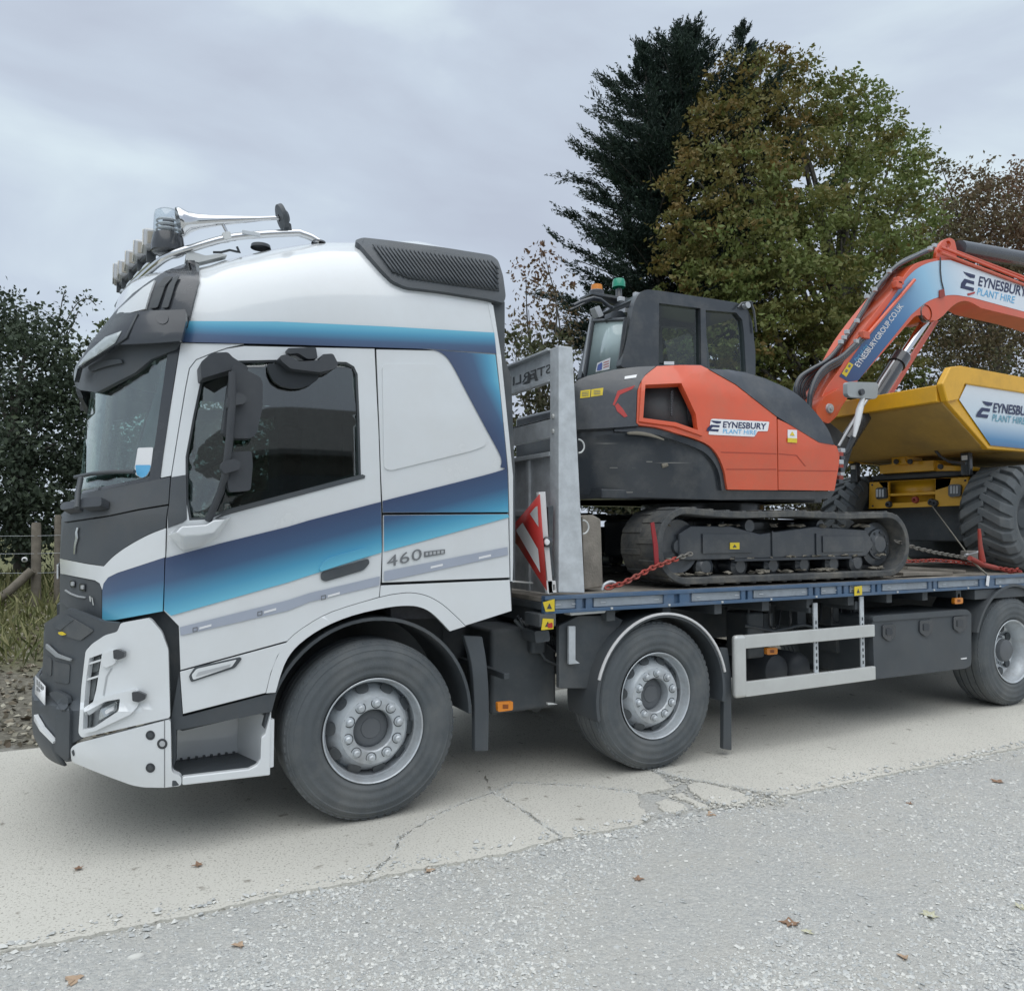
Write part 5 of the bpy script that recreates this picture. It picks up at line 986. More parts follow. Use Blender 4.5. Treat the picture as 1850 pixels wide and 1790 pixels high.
boxes('recess_shelf', [(XPl+.01, XPl+.1, pX(1690, 888, XPl).y, pX(1605, 888, XPl).y, 2.02, 2.05)], YELLOW, fpn)
for q in ([(1582, 883), (1585, 881), (1601, 880), (1602, 900), (1585, 902), (1582, 899)], [(1713, 877), (1717, 875), (1733, 874.5), (1736, 878), (1735, 896), (1717, 898), (1713, 895)]):
    lm_ = panel('work_light', fil(q, 3), SX(XPl-.03), BLACKG, fpn, th=.03, dice=0, bevel=.004); c = np.mean(q, 0)
    for k in (-1, 0, 1): panel('light_bar', [(c[0]+k*5.2-1.8, c[1]-7), (c[0]+k*5.2+1.8, c[1]-7.4), (c[0]+k*5.2+1.8, c[1]+6.6), (c[0]+k*5.2-1.8, c[1]+7)], SX(XPl-.034), SILVER, lm_, th=.004, dice=0, bevel=.001)
for u, v in ((1655, 903), (1690, 909), (1607, 911), (1684, 907)):
    q = pX(u, v, XPl); lathe('tow_eye', [(0, .04), (-.03, .035), (-.035, .015), (0, .012)], q, GREYP if u != 1655 else REDC, fpn, 14, axis=(1, 0, 0))
for u, v in ((1576, 876), (1744, 868), (1577, 914)):
    lathe('plate_bolt', [(0, .012), (-.008, .01), (-.009, 0)], pX(u, v, XPl), GREYP, fpn, 8, axis=(1, 0, 0))
cb = panel('cross_beam', [(1588, 841), (1610, 838), (1611, 833), (1638, 830), (1640, 834), (1686, 831), (1687, 850), (1589, 856)], SX(XPl-.05), YELLOW, du, th=.25, dice=0, bevel=.008)
panel('hinge_block', [(1609, 816), (1636, 814), (1636, 832), (1640, 838), (1611, 840)], SX(XPl-.12), YELLOW, du, th=.3, dice=0, bevel=.008)
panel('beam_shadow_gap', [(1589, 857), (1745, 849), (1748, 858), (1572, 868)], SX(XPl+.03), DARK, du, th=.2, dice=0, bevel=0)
panel('beam_end', [(1690, 832), (1705, 840), (1752, 843), (1750, 850), (1690, 851)], SX(XPl+.0), YELLOW, du, th=.2, dice=0, bevel=.008)
for u, v in ((1620, 834), (1645, 834), (1700, 843)): lathe('pin', [(0, .03), (-.02, .028), (-.021, 0)], pX(u, v, XPl-.14), GREYP, du, 12, axis=(1, 0, 0))
for u, v in ((1628, 757), (1647, 756)): lathe('skip_boss', [(0, .06), (-.04, .05), (-.045, .03), (-.02, .028), (-.02, 0)], pX(u, v, 7.45), GREYP, du, 14, axis=(1, 0, 0))
tube('skip_hose', [pX(u, v, 7.7) for u, v in ((1650, 768), (1675, 797), (1700, 825), (1715, 834), (1745, 837))], .016, BLACKG, du, 8)
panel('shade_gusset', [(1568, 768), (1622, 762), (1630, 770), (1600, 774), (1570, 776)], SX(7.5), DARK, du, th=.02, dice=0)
box('chassis', 8.24, 10.6, .72, 1.95, 1.50, 2.3, DARK, du, .02); box('rear_axle', 9.2, 9.6, .3, 2.3, 1.25, 1.75, DARK, du, .05)
for u, v in ((1746, 828), (1545, 845)):
    q = pX(u, v, 8.0); s_ = box('side_lamp_post', 7.97, 8.03, q.y-.05, q.y+.05, q.z-.18, q.z+.06, BLACKG, du, .01); box('lamp_lens', 7.96, 7.972, q.y-.03, q.y+.03, q.z-.02, q.z+.03, WPRINT, s_, .004)
CXW, RW = 8.28, .555
for y0, y1, s in ((.2, .70, 1), (1.98, 2.44, -1)):
    wz = ZT+RW-.01; w = bpy.data.objects.new('wheel', None); COL.objects.link(w); w.parent = du; w.location = Vector((CXW, y0, wz))-du.location
    lathe('tyre', [(.06, .26), (.02, .30), (.0, .36), (.0, .42), (.03, .48), (.07, .505), (y1-y0-.07, .505), (y1-y0-.03, .48), (y1-y0, .42), (y1-y0, .36), (y1-y0-.05, .26)], (CXW, y0, wz), TYRE, w, 64)
    lathe('rim', [(.07, .265), (.05, .27), (.05, .255), (.12, .24), (.16, .2), (.15, .12), (.13, .1), (.12, 0)], (CXW, y0, wz), DARK, w, 40)
    bm = bmesh.new(); nl = 22; ym = (y0+y1)/2
    for side in (0, 1):
        for k in range(nl):
            a0 = 2*math.pi*(k+.5*side)/nl; prev = None; rings = []
            for j in range(6):
                f = j/5; y = (y0-.005+f*(ym-y0+.03)) if side == 0 else (y1+.005-f*(y1-ym+.03)); a = a0+.30*f; r1 = RW-.012 if f > .12 else .49; r0 = .47
                if j == 0: r1, r0 = .475, .40
                wd_ = .062-.012*f
                rings.append([bm.verts.new((CXW+r*math.sin(a+da/r), y, wz+r*math.cos(a+da/r))) for r, da in ((r0, -wd_), (r1, -wd_*.75), (r1, wd_*.75), (r0, wd_))])
            for q0, q1 in zip(rings[:-1], rings[1:]):
                for i in range(4): bm.faces.new((q0[i], q0[(i+1) % 4], q1[(i+1) % 4], q1[i]))
            bm.faces.new(rings[0]); bm.faces.new(rings[-1][::-1])
    bmesh.ops.recalc_face_normals(bm, faces=bm.faces[:]); from_bm('tread_bars', bm, TYRE, w, .01, 2)
# ================================================================== CHAINS AND BINDERS
def chain(name, label, path, m1, m2, split=.5, link_r=.009, pitch=.042, hook=True):
    P = [np.array(p) for p in path]; S = np.concatenate([[0], np.cumsum([np.linalg.norm(P[i+1]-P[i]) for i in range(len(P)-1)])]); A = np.array(P)
    t = thing(name, label, 'chain', tuple(P[0])); k = 0; s = 0.
    while s < S[-1]:
        at = lambda x: Vector([np.interp(x, S, A[:, i]) for i in range(3)])
        c = at(s); d = (at(min(s+pitch, S[-1]))-at(max(s-pitch*.2, 0))).normalized(); h = Vector((0, 0, 1)); e1 = (h-d*h.dot(d)); e1 = e1.normalized() if e1.length > .01 else Vector((0, 1, 0)); e2 = d.cross(e1)
        e = (e1*.7+e2*.7) if k % 2 else (e1*-.7+e2*.7)
        pts = [c+d*(pitch*.72*math.cos(a))+e*(.016*math.sin(a)) for a in np.linspace(0, 2*math.pi, 13)]
        o = from_bm('chain_link', tube_bm(bmesh.new(), pts, link_r*.75, 6, False), m1 if s/S[-1] < split else m2, t, ang=70); s += pitch; k += 1
    return t
STEELC = mat('chain_steel', (.20, .19, .17), .5, .5, var=.2)
Yc = .10
ch = chain('lashing_chain', 'red lashing chain from the deck edge up to the left end of the track', [pY(u, v, y) for u, v, y in ((1100, 1061, Yc), (1125, 1054, Yc), (1150, 1041, Yc+.02), (1180, 1025, .14), (1215, 1012, .18), (1248, 1000, .22))], REDC, STEELC, .82)
ch2 = chain('lashing_chain', 'dark lashing chain from the right end of the excavator track to the red binder', [pY(u, v, y) for u, v, y in ((1620, 978, .25), (1655, 990, .25), (1690, 998, .25), (1735, 1006, .25), (1770, 1014, .2))], STEELC, STEELC, .6)
ch3 = chain('lashing_chain', 'red lashing chain lying along the deck beside the dumper tyre', [Vector((p.x, p.y, max(p.z, ZT+.015))) for p in [pY(u, v, y) for u, v, y in ((1640, 1014, .6), (1690, 1012, .5), (1740, 1016, .3), (1790, 1024, .15), (1845, 1032, .12))]], REDC, REDC)
p = [pY(u, v, .12) for u, v in ((1088, 1066), (1092, 1056), (1104, 1051), (1116, 1056))]
hk = tag(tube('lashing_hook', sm([tuple(q) for q in p], 5), .012, SILVER, None, 8), 'bent steel lashing hook at the deck edge beside the red chain', 'hook')
bn = thing('chain_binder', 'red chain binder with upright handle standing in front of the dumper tyre', 'binder', tuple(pY(1780, 1020, .15)))
tube('handle', [pY(u, v, .15) for u, v in ((1769, 955), (1771, 985), (1775, 1015))], .02, REDC, bn, 8, radii=[.014, .02, .03])
tube('barrel', [pY(u, v, .15) for u, v in ((1752, 1008), (1776, 1020), (1800, 1026))], .024, REDC, bn, 8); tube('hook', [pY(u, v, .15) for u, v in ((1800, 1026), (1825, 1034), (1840, 1032), (1838, 1026))], .014, REDC, bn, 8)
stp_ = thing('ratchet_strap', 'pale webbing strap tying the dumper front plate down to the deck rail', 'strap', tuple(pY(1745, 1000, .3)))
a, b = pX(1685, 915, XPl), pY(1748, 1000, .28)
def web(name, a, b, w, m, parent, up=Vector((0, 1, 0))):
    d = (b-a).normalized(); s = d.cross(up).normalized()*w/2; me = bpy.data.meshes.new(name); me.from_pydata([tuple(a-s), tuple(b-s), tuple(b+s), tuple(a+s)], [], [(0, 1, 2, 3)]); o = link(name, me, m, parent); finish(o, 0, 2, False, .004); return o
WEB = mat('webbing', (.36, .35, .30), .8, var=.12)
web('webbing', a, b, .035, WEB, stp_); web('webbing', pY(1758, 1015, .22), pY(1786, 1040, -.012), .04, WEB, stp_); web('webbing', pY(1786, 1040, -.012), pY(1784, 1058, -.012), .04, WPRINT, stp_)
box('ratchet', b.x-.07, b.x+.09, b.y-.05, b.y+.03, b.z-.06, b.z+.03, STEELC, stp_, .012)
tube('ratchet_bar', [b+Vector((-.1, -.04, -.01)), b+Vector((.12, -.04, .02))], .012, SILVER, stp_, 8)
web_ = tag(prism('red_strap', [(1176, 945), (1182, 943), (1189, 985), (1191, 1024), (1184, 1026), (1181, 985)], .17, .18, mat('red_webbing', (.30, .03, .035), .8, var=.15), None, bevel=.001), 'red webbing strap hanging against the left end of the near track', 'strap')
# planks and dunnage on the deck right of the track
for i, (q, nm) in enumerate((([(1640, 1015), (1745, 1022), (1745, 1026), (1640, 1020)], 'short grey timber batten lying on the deck under the red chains'), ([(1632, 1028), (1722, 1028), (1722, 1033), (1632, 1034)], 'long grey timber batten lying on the deck near the rail'))):
    o = prism('timber_batten', q, .55-.25*i, .70-.25*i, TIMBER, None, bevel=.003); m_ = min(v.co.z for v in o.data.vertices); o.data.transform(Matrix.Translation((0, 0, ZT-m_+.001))); tag(o, nm, 'batten', 'timber on the deck')
# ================================================================== GROUND
def ground_z(X, Y):
    z = np.where(Y < 2.4, -.016, -.016+.01*np.clip((Y-2.4)/.5, 0, 1))
    t = np.clip((Y-3.2)/6.0, 0, 1); z = z+.80*t*t*(3-2*t)
    return z+np.where(Y > 3, .05*np.sin(X*1.7+Y)*np.clip((Y-3)/3, 0, 1), 0)
def grid_mesh(name, xs, ys, zf):
    X, Y = np.meshgrid(xs, ys); Z = zf(X, Y); nx = len(xs); V = np.stack([X, Y, Z], -1).reshape(-1, 3)
    F = [(j*nx+i, j*nx+i+1, (j+1)*nx+i+1, (j+1)*nx+i) for j in range(len(ys)-1) for i in range(nx-1)]
    me = bpy.data.meshes.new(name); me.from_pydata(V.tolist(), [], F); return me
gx = np.concatenate([np.linspace(-400, -12, 12), np.linspace(-10, 16, 105), np.linspace(18, 400, 12)]); gy = np.concatenate([np.linspace(-120, -6, 8), np.linspace(-5, 14, 77), np.linspace(16, 500, 14)])
def ground_mat():
    m = bpy.data.materials.new('gravel_ground'); m.use_nodes = True; N = m.node_tree.nodes; L = m.node_tree.links; b = N['Principled BSDF']; b.inputs['Roughness'].default_value = .95; b.inputs['Specular IOR Level'].default_value = .2
    t = N.new('ShaderNodeTexCoord'); P = t.outputs['Object']
    def noise(s, d=5, r=.6):
        a = N.new('ShaderNodeTexNoise'); a.inputs['Scale'].default_value = s; a.inputs['Detail'].default_value = d; a.inputs['Roughness'].default_value = r; L.new(P, a.inputs['Vector']); return a.outputs['Fac']
    def ramp(f, st):
        r = N.new('ShaderNodeValToRGB')
        for i, (p, c) in enumerate(st):
            e = r.color_ramp.elements[i] if i < 2 else r.color_ramp.elements.new(p)
            e.position = p; e.color = (*c, 1)
        L.new(f, r.inputs['Fac']); return r.outputs['Color']
    def mix(f, a, b_, mode='MIX'):
        x = N.new('ShaderNodeMix'); x.data_type = 'RGBA'; x.blend_type = mode
        for k, s in ((f, 'Factor'), (a, 'A'), (b_, 'B')):
            if hasattr(k, 'links'): L.new(k, x.inputs[s])
            elif s == 'Factor': x.inputs[s].default_value = k
            else: x.inputs[s].default_value = (*k, 1)
        return x.outputs['Result']
    v = N.new('ShaderNodeTexVoronoi'); v.inputs['Scale'].default_value = 62; L.new(P, v.inputs['Vector'])
    v2 = N.new('ShaderNodeTexVoronoi'); v2.inputs['Scale'].default_value = 150; L.new(P, v2.inputs['Vector'])
    sep = N.new('ShaderNodeSeparateColor'); L.new(v.outputs['Color'], sep.inputs[0]); sep2 = N.new('ShaderNodeSeparateColor'); L.new(v2.outputs['Color'], sep2.inputs[0])
    st1 = ramp(sep.outputs[0], [(0, (.44, .45, .44)), (1, (.63, .625, .585)), (.55, (.53, .54, .515))]); st2 = ramp(sep2.outputs[0], [(0, (.45, .455, .44)), (1, (.60, .59, .55))])
    grav = mix(.45, st1, st2); sand = ramp(noise(30), [(.3, (.50, .49, .45)), (.7, (.61, .60, .55))])
    mr = N.new('ShaderNodeMapRange'); mr.inputs['From Min'].default_value = .46; mr.inputs['From Max'].default_value = .64; mr.inputs['To Max'].default_value = .75; L.new(noise(1.5, 7, .65), mr.inputs['Value'])
    near = mix(mr.outputs['Result'], grav, sand)
    verge = ramp(noise(22, 8, .7), [(.28, (.085, .078, .062)), (.75, (.34, .325, .27)), (.5, (.19, .178, .145))]); grass = ramp(noise(12, 8, .7), [(.3, (.07, .085, .035)), (.7, (.26, .25, .13))])
    sp = N.new('ShaderNodeSeparateXYZ'); L.new(P, sp.inputs[0]); ad = N.new('ShaderNodeMath'); ad.operation = 'MULTIPLY_ADD'; ad.inputs[1].default_value = 2.2; L.new(noise(1.8, 6), ad.inputs[0]); L.new(sp.outputs['Y'], ad.inputs[2])
    def step(a, c):
        q = N.new('ShaderNodeMapRange'); q.inputs['From Min'].default_value = a; q.inputs['From Max'].default_value = c; L.new(ad.outputs[0], q.inputs['Value']); return q.outputs['Result']
    col = mix(step(3.4, 3.9), near, verge); col = mix(step(6.0, 7.6), col, grass); L.new(col, b.inputs['Base Color'])
    B = N.new('ShaderNodeBump'); B.inputs['Strength'].default_value = .8; B.inputs['Distance'].default_value = .012; mm = N.new('ShaderNodeMath'); mm.operation = 'MULTIPLY_ADD'; mm.inputs[1].default_value = -1; L.new(v.outputs['Distance'], mm.inputs[0]); L.new(noise(200, 3), mm.inputs[2]); L.new(mm.outputs[0], B.inputs['Height']); L.new(B.outputs['Normal'], b.inputs['Normal'])
    return m
gm = grid_mesh('gravel_ground', gx, gy, ground_z); go = link('gravel_ground', gm, ground_mat()); tag(go, 'grey gravel yard with a rough verge rising behind the lorry', 'ground', kind='structure'); finish(go)
# ---- cracked concrete strip
def conc_mat():
    m = mat('concrete', (.62, .605, .545), .9, var=.07, vscale=2.2, dirt=(.36, .35, .32), dscale=1.1, damt=.40, bump=.35, bscale=170, spec=.25)
    N = m.node_tree.nodes; L = m.node_tree.links; b = N['Principled BSDF']; src = b.inputs['Base Color'].links[0].from_socket; t = [x for x in N if x.type == 'TEX_COORD'][0]
    for sc, lo, hi, c in ((85, .57, .66, (.27, .255, .22)), (9, .66, .74, (.22, .20, .165))):
        a = N.new('ShaderNodeTexNoise'); a.inputs['Scale'].default_value = sc; a.inputs['Detail'].default_value = 4; L.new(t.outputs['Object'], a.inputs['Vector'])
        q = N.new('ShaderNodeMapRange'); q.inputs['From Min'].default_value = lo; q.inputs['From Max'].default_value = hi; q.inputs['To Max'].default_value = .8; L.new(a.outputs['Fac'], q.inputs['Value'])
        x = N.new('ShaderNodeMix'); x.data_type = 'RGBA'; x.inputs['B'].default_value = (*c, 1); L.new(q.outputs['Result'], x.inputs['Factor']); L.new(src, x.inputs['A']); src = x.outputs['Result']
    L.new(src, b.inputs['Base Color']); return m
CONC = conc_mat()
rd = bpy.data.objects.new('concrete_track', None); COL.objects.link(rd); tag(rd, 'cracked pale concrete strip under the lorry wheels', 'track', kind='structure')
def Wp(u, v): p = pZ(u, v, 0); return (p.x, p.y)
def rough(poly, step=.05, amp=.009):
    o = []; r = random.Random(len(poly)*7+1)
    for i in range(len(poly)):
        a, b = np.array(poly[i]), np.array(poly[(i+1) % len(poly)]); L_ = np.linalg.norm(b-a); far = min(abs(a[0]-2), abs(b[0]-2)) > 6 or min(a[1], b[1]) > 1.5
        k = 1 if far else max(1, int(L_/step))
        for j in range(k):
            p = a+(b-a)*j/k; o.append((p[0]+r.uniform(-amp, amp)*(not far), p[1]+r.uniform(-amp, amp)*(not far)))
    return o
edge = [Wp(*q) for q in ((0, 1716), (90, 1704), (200, 1680), (375, 1645), (500, 1615), (655, 1590))]
c1 = [Wp(*q) for q in ((655, 1590), (700, 1552), (718, 1530), (722, 1512), (770, 1482), (800, 1465), (845, 1446), (888, 1431))]
c2 = [Wp(*q) for q in ((1012, 1514), (1000, 1501), (975, 1486), (950, 1466), (925, 1451), (905, 1438), (888, 1431))]
L1 = [Wp(*q) for q in ((888, 1431), (930, 1412), (1025, 1417), (1115, 1425), (1152, 1433))]
L2 = [Wp(*q) for q in ((1170, 1385), (1195, 1395), (1235, 1405), (1325, 1420), (1410, 1436))]
J1, J3 = c1[-1], L2[0]
slabs = [[(-40, -.50), (-6, -.55)]+edge[:-1]+c1+[(J1[0]+.12, .5), (J1[0]+.02, 2.62), (-40, 2.6)],
         [Wp(655, 1590), Wp(750, 1570), Wp(925, 1538)]+c2+c1[::-1][1:-1],
         [Wp(1012, 1514), Wp(1090, 1500), Wp(1165, 1485), Wp(1178, 1474), Wp(1160, 1456)]+L1[::-1]+c2[::-1][1:-1],
         L1+[Wp(1190, 1426), Wp(1216, 1421), Wp(1192, 1400)]+[J3, (J3[0]+.1, .6), (J3[0]+.05, 2.62), (J1[0]+.02, 2.62), (J1[0]+.12, .5)],
         [Wp(*q) for q in ((1240, 1416), (1262, 1411), (1300, 1418), (1345, 1430), (1368, 1439), (1350, 1447), (1300, 1453), (1272, 1444), (1248, 1430))],
         [Wp(*q) for q in ((1183, 1446), (1206, 1439), (1238, 1450), (1246, 1460), (1222, 1467), (1195, 1461))],
         [Wp(*q) for q in ((1212, 1434), (1232, 1429), (1262, 1446), (1290, 1457), (1272, 1461), (1240, 1446))],
         L2[::-1][:-1]+[J3, (J3[0]+.1, .6), (J3[0]+.05, 2.62), (60, 2.6), (60, -1.3), (12, -.95), Wp(1850, 1348), Wp(1625, 1393), Wp(1480, 1424)]]
def inset_xy(poly, d):
    P = [np.array(p) for p in poly]; A = sum(P[i][0]*P[(i+1) % len(P)][1]-P[(i+1) % len(P)][0]*P[i][1] for i in range(len(P))); s = 1 if A > 0 else -1; o = []
    for i in range(len(P)):
        a = P[i]-P[i-1]; b = P[(i+1) % len(P)]-P[i]; a = a/(np.linalg.norm(a)+1e-9); b = b/(np.linalg.norm(b)+1e-9); n_ = (np.array((-a[1], a[0]))+np.array((-b[1], b[0])))*s; q = max(.6, n_@n_/2); o.append(tuple(P[i]+n_*d/q))
    return o
for i, s in enumerate(slabs):
    big = i in (0, 3, 7); bm = flat_bm(inset_xy(rough(s, .035, .012), .004 if big else .008)); zt_ = random.uniform(-.004, .0)
    for v in bm.verts: v.co = (v.co.x, v.co.y, zt_)
    solidify('slab', bm, Vector((0, 0, -.08)), CONC, rd, .008, 2)
# ---- loose stones, litter
def stones(name, n_, area, s0, s1, m, label, zf, kind='stuff'):
    O = np.array([(1, 0, 0), (-1, 0, 0), (0, 1, 0), (0, -1, 0), (0, 0, 1), (0, 0, -1.)]); Ft = [(0, 2, 4), (2, 1, 4), (1, 3, 4), (3, 0, 4), (2, 0, 5), (1, 2, 5), (3, 1, 5), (0, 3, 5)]
    P = area(n_); k = len(P); sz = s0*(s1/s0)**(RNG.random(k)**2.2); sc = sz[:, None]*RNG.uniform(.6, 1.2, (k, 3))*np.array((1, 1, .55)); th = RNG.random(k)*6.28
    V = O[None]*sc[:, None]+RNG.normal(0, .18, (k, 6, 3))*sz[:, None, None]; c, s = np.cos(th)[:, None], np.sin(th)[:, None]
    V = np.stack([V[..., 0]*c-V[..., 1]*s, V[..., 0]*s+V[..., 1]*c, V[..., 2]], -1); V = V+np.concatenate([P, (zf(P[:, 0], P[:, 1])+sz*.2)[:, None]], 1)[:, None]
    F = (np.array(Ft)[None]+(np.arange(k)*6)[:, None, None]).reshape(-1, 3); me = bpy.data.meshes.new(name); me.from_pydata(V.reshape(-1, 3).tolist(), [], F.tolist())
    at = me.attributes.new('tone', 'FLOAT', 'POINT'); at.data.foreach_set('value', np.repeat(RNG.random(k), 6).astype(np.float32)); o = link(name, me, m); tag(o, label, 'gravel', kind=kind); return o
STONE = leaf_mat('loose_stone', (.42, .435, .43), (.55, .56, .54), (.72, .715, .67), 0.)
def near_area(n_):
    uv = np.stack([RNG.uniform(-60, 1910, n_), 1340+470*RNG.random(n_)**.8], 1); p = onZ(uv, -.016); ye = np.interp(p[:, 0], [-8, 0, 6, 12], [-.56, -.585, -.775, -.96]); p = p[p[:, 1] < ye+.015][:, :2]; q = np.sin(p[:, 0]*1.7+1.3*np.sin(p[:, 1]*2.3))+np.sin(p[:, 1]*3.1+p[:, 0]*.9+1)+.7*np.sin(p[:, 0]*4.3-p[:, 1]*5.1); return p[RNG.random(len(p)) < np.clip(.62+.38*q, .12, 1)]
stones('gravel_stones', 78000, near_area, .0035, .0125, STONE, 'loose grey gravel stones covering the yard in front', lambda X, Y: np.full_like(X, -.017))
def edge_area(n_):
    x = RNG.uniform(-1, 7, n_); ye = np.interp(x, [-8, 0, 6, 12], [-.56, -.585, -.775, -.96]); return np.stack([x, ye+RNG.normal(-.02, .05, n_)], 1)
stones('edge_stones', 2600, edge_area, .005, .02, STONE, 'pale broken stones along the edge of the concrete', lambda X, Y: np.where(Y > np.interp(X, [-8, 0, 6, 12], [-.56, -.585, -.775, -.96]), .0, -.016))
def crack_area(n_):
    C = [np.array(q) for q in (c1, c2, L1, L2)]; o = []
    for i in range(n_): q = C[i % 4]; k = RNG.integers(len(q)-1); o.append(q[k]+(q[k+1]-q[k])*RNG.random()+RNG.normal(0, .022, 2))
    return np.array(o)
stones('crack_grit', 3200, crack_area, .002, .008, STONE, 'fine grey grit lying in the cracks of the concrete', lambda X, Y: np.full_like(X, -.002))
def frag_area(n_):
    uv = np.stack([RNG.uniform(1130, 1420, n_), RNG.uniform(1388, 1480, n_)], 1); k = np.abs(uv[:, 1]-(1425+.12*(uv[:, 0]-1270))) < 34*(1-np.abs(uv[:, 0]-1275)/190); return onZ(uv[k], 0)[:, :2]
stones('concrete_rubble', 3000, frag_area, .003, .016, leaf_mat('rubble', (.44, .43, .39), (.55, .535, .48), (.66, .645, .58), 0.), 'crumbled pale concrete rubble around the broken slab corner', lambda X, Y: np.full_like(X, -.010))
for i, (u, v, s, lb) in enumerate(((245, 1729, .03, 'oval pale pebble in the gravel at the lower left'), (427, 1681, .018, 'small pale pebble below the concrete edge left of the front wheel'))):
    bm = bmesh.new(); bmesh.ops.create_icosphere(bm, subdivisions=3, radius=1); p = pZ(u, v, -.02)
    for q in bm.verts: q.co = Vector((p.x+q.co.x*s*(1+.15*math.sin(3*q.co.y)), p.y+q.co.y*s*.6, p.z+q.co.z*s*.45))
    tag(from_bm('pebble', bm, mat('pale_pebble', (.62, .62, .58), .8, var=.1), None), lb, 'pebble')
bm = bmesh.new(); p = pZ(1832, 1722, -.02)
for k in range(16):
    r = bmesh.ops.create_icosphere(bm, subdivisions=1, radius=random.uniform(.008, .024)); dx, dy = random.gauss(0, .05), random.gauss(0, .022)
    for q in r['verts']: q.co = Vector((p.x+dx+q.co.x*1.3, p.y+dy+q.co.y, p.z-.005+q.co.z*.6))
tag(from_bm('soil_clod', bm, mat('dark_soil', (.22, .23, .23), .95, var=.2), None, smooth=False), 'dark crumbly patch of soil at the lower right edge', 'soil', kind='stuff')
# fallen leaves
LEAFS = {'b': mat('leaf_brown', (.27, .17, .11), .8, var=.25, vscale=40), 'p': mat('leaf_pale', (.50, .49, .36), .8, var=.15, vscale=40), 'o': mat('leaf_orange', (.40, .29, .20), .8, var=.2, vscale=40), 'g': mat('leaf_green', (.12, .17, .10), .8, var=.2, vscale=40)}
def fallen(u, v, s, c, lb, z=-.02):
    p = pZ(u, v, z); lobes = 5 if c != 'o' else 3; bm = bmesh.new(); n_ = lobes*4; a0 = random.random()*6.28; ring = []
    for i in range(n_):
        a = a0+2*math.pi*i/n_; f = (.5, .62, 1., .7)[i % 4]*(1+.18*math.cos(a-a0)); ring.append(bm.verts.new((p.x+s*f*math.cos(a), p.y+s*f*math.sin(a), p.z+.006+random.uniform(0, .35)*s*f)))
    c_ = bm.verts.new((p.x, p.y, p.z+.004))
    for i in range(n_): bm.faces.new((c_, ring[i], ring[(i+1) % n_]))
    st_ = Vector((p.x, p.y, p.z+.006)); d = Vector((math.cos(a0+.8), math.sin(a0+.8), .1)); tube_bm(bm, [st_, st_+d*s*1.2], .0016, 4)
    tag(from_bm('fallen_leaf', bm, LEAFS[c], None, smooth=False), lb, 'leaf', 'fallen leaves on the ground')
for a in ((1430, 1671, .045, 'b', 'curled brown lobed leaf beside a pale one at the lower right'), (1458, 1685, .026, 'p', 'small pale leaf just right of the curled brown leaf'), (1680, 1655, .045, 'p', 'largest pale lobed leaf lying on gravel at the lower right'), (1844, 1640, .03, 'p', 'pale leaf on gravel cut by the right edge of the picture'), (1803, 1414, .045, 'b', 'reddish brown leaf on gravel below the rear wheel'), (1286, 1473, .035, 'o', 'orange brown leaf at the broken corner of the concrete'), (778, 1574, .034, 'o', 'upright orange leaf on the concrete edge below the front wheel'), (432, 1709, .03, 'o', 'flat orange leaf on gravel left of centre'), (135, 1772, .04, 'o', 'orange leaf in the bottom left corner'), (1152, 1590, .03, 'b', 'brown leaf alone in the middle of the gravel'), (1633, 1731, .026, 'o', 'small tan leaf near the bottom right'), (1642, 1453, .025, 'b', 'brown leaf on gravel below the side guard')):
    fallen(*a)
for a in ((359, 1564, .028, 'b', 'dark twiggy leaf on the concrete below the step'), (143, 1570, .026, 'b', 'dark leaf on the concrete below the bumper wing')): fallen(*a, z=.0)
# ================================================================== PLANTS
def cards(P, D, sz, tone, asp=.55, fold=.25):
    """leaf blades: P centres, D pointing directions, folded along the midrib"""
    k = len(P); D = D/np.linalg.norm(D, axis=1, keepdims=True); R = RNG.normal(size=(k, 3)); S = np.cross(D, R); S /= np.linalg.norm(S, axis=1, keepdims=True)+1e-9; U = np.cross(D, S); s = sz[:, None]
    V = np.stack([P-D*s*.5, P+S*s*asp*.5+U*s*fold*.3, P+D*s*.5, P-S*s*asp*.5+U*s*fold*.3], 1).reshape(-1, 3)
    i = np.arange(k)[:, None]*4; F = np.concatenate([i+np.array([[0, 1, 2]]), i+np.array([[0, 2, 3]])], 1).reshape(-1, 3)
    return V, F, np.repeat(tone, 4)
def crown_obj(name, parts, m, parent):
    V = []; F = []; T = []; o = 0
    for v, f, t in parts: V.append(v); F.append(f+o); T.append(t); o += len(v)
    V = np.concatenate(V); F = np.concatenate(F); T = np.concatenate(T); me = bpy.data.meshes.new(name)
    me.vertices.add(len(V)); me.vertices.foreach_set('co', V.astype(np.float32).ravel()); me.loops.add(len(F)*3); me.loops.foreach_set('vertex_index', F.astype(np.int32).ravel())
    me.polygons.add(len(F)); me.polygons.foreach_set('loop_start', np.arange(len(F), dtype=np.int32)*3); me.polygons.foreach_set('loop_total', np.full(len(F), 3, np.int32)); me.update(); me.validate()
    at = me.attributes.new('tone', 'FLOAT', 'POINT'); at.data.foreach_set('value', np.clip(T, 0, 1).astype(np.float32)); return link(name, me, m, parent)
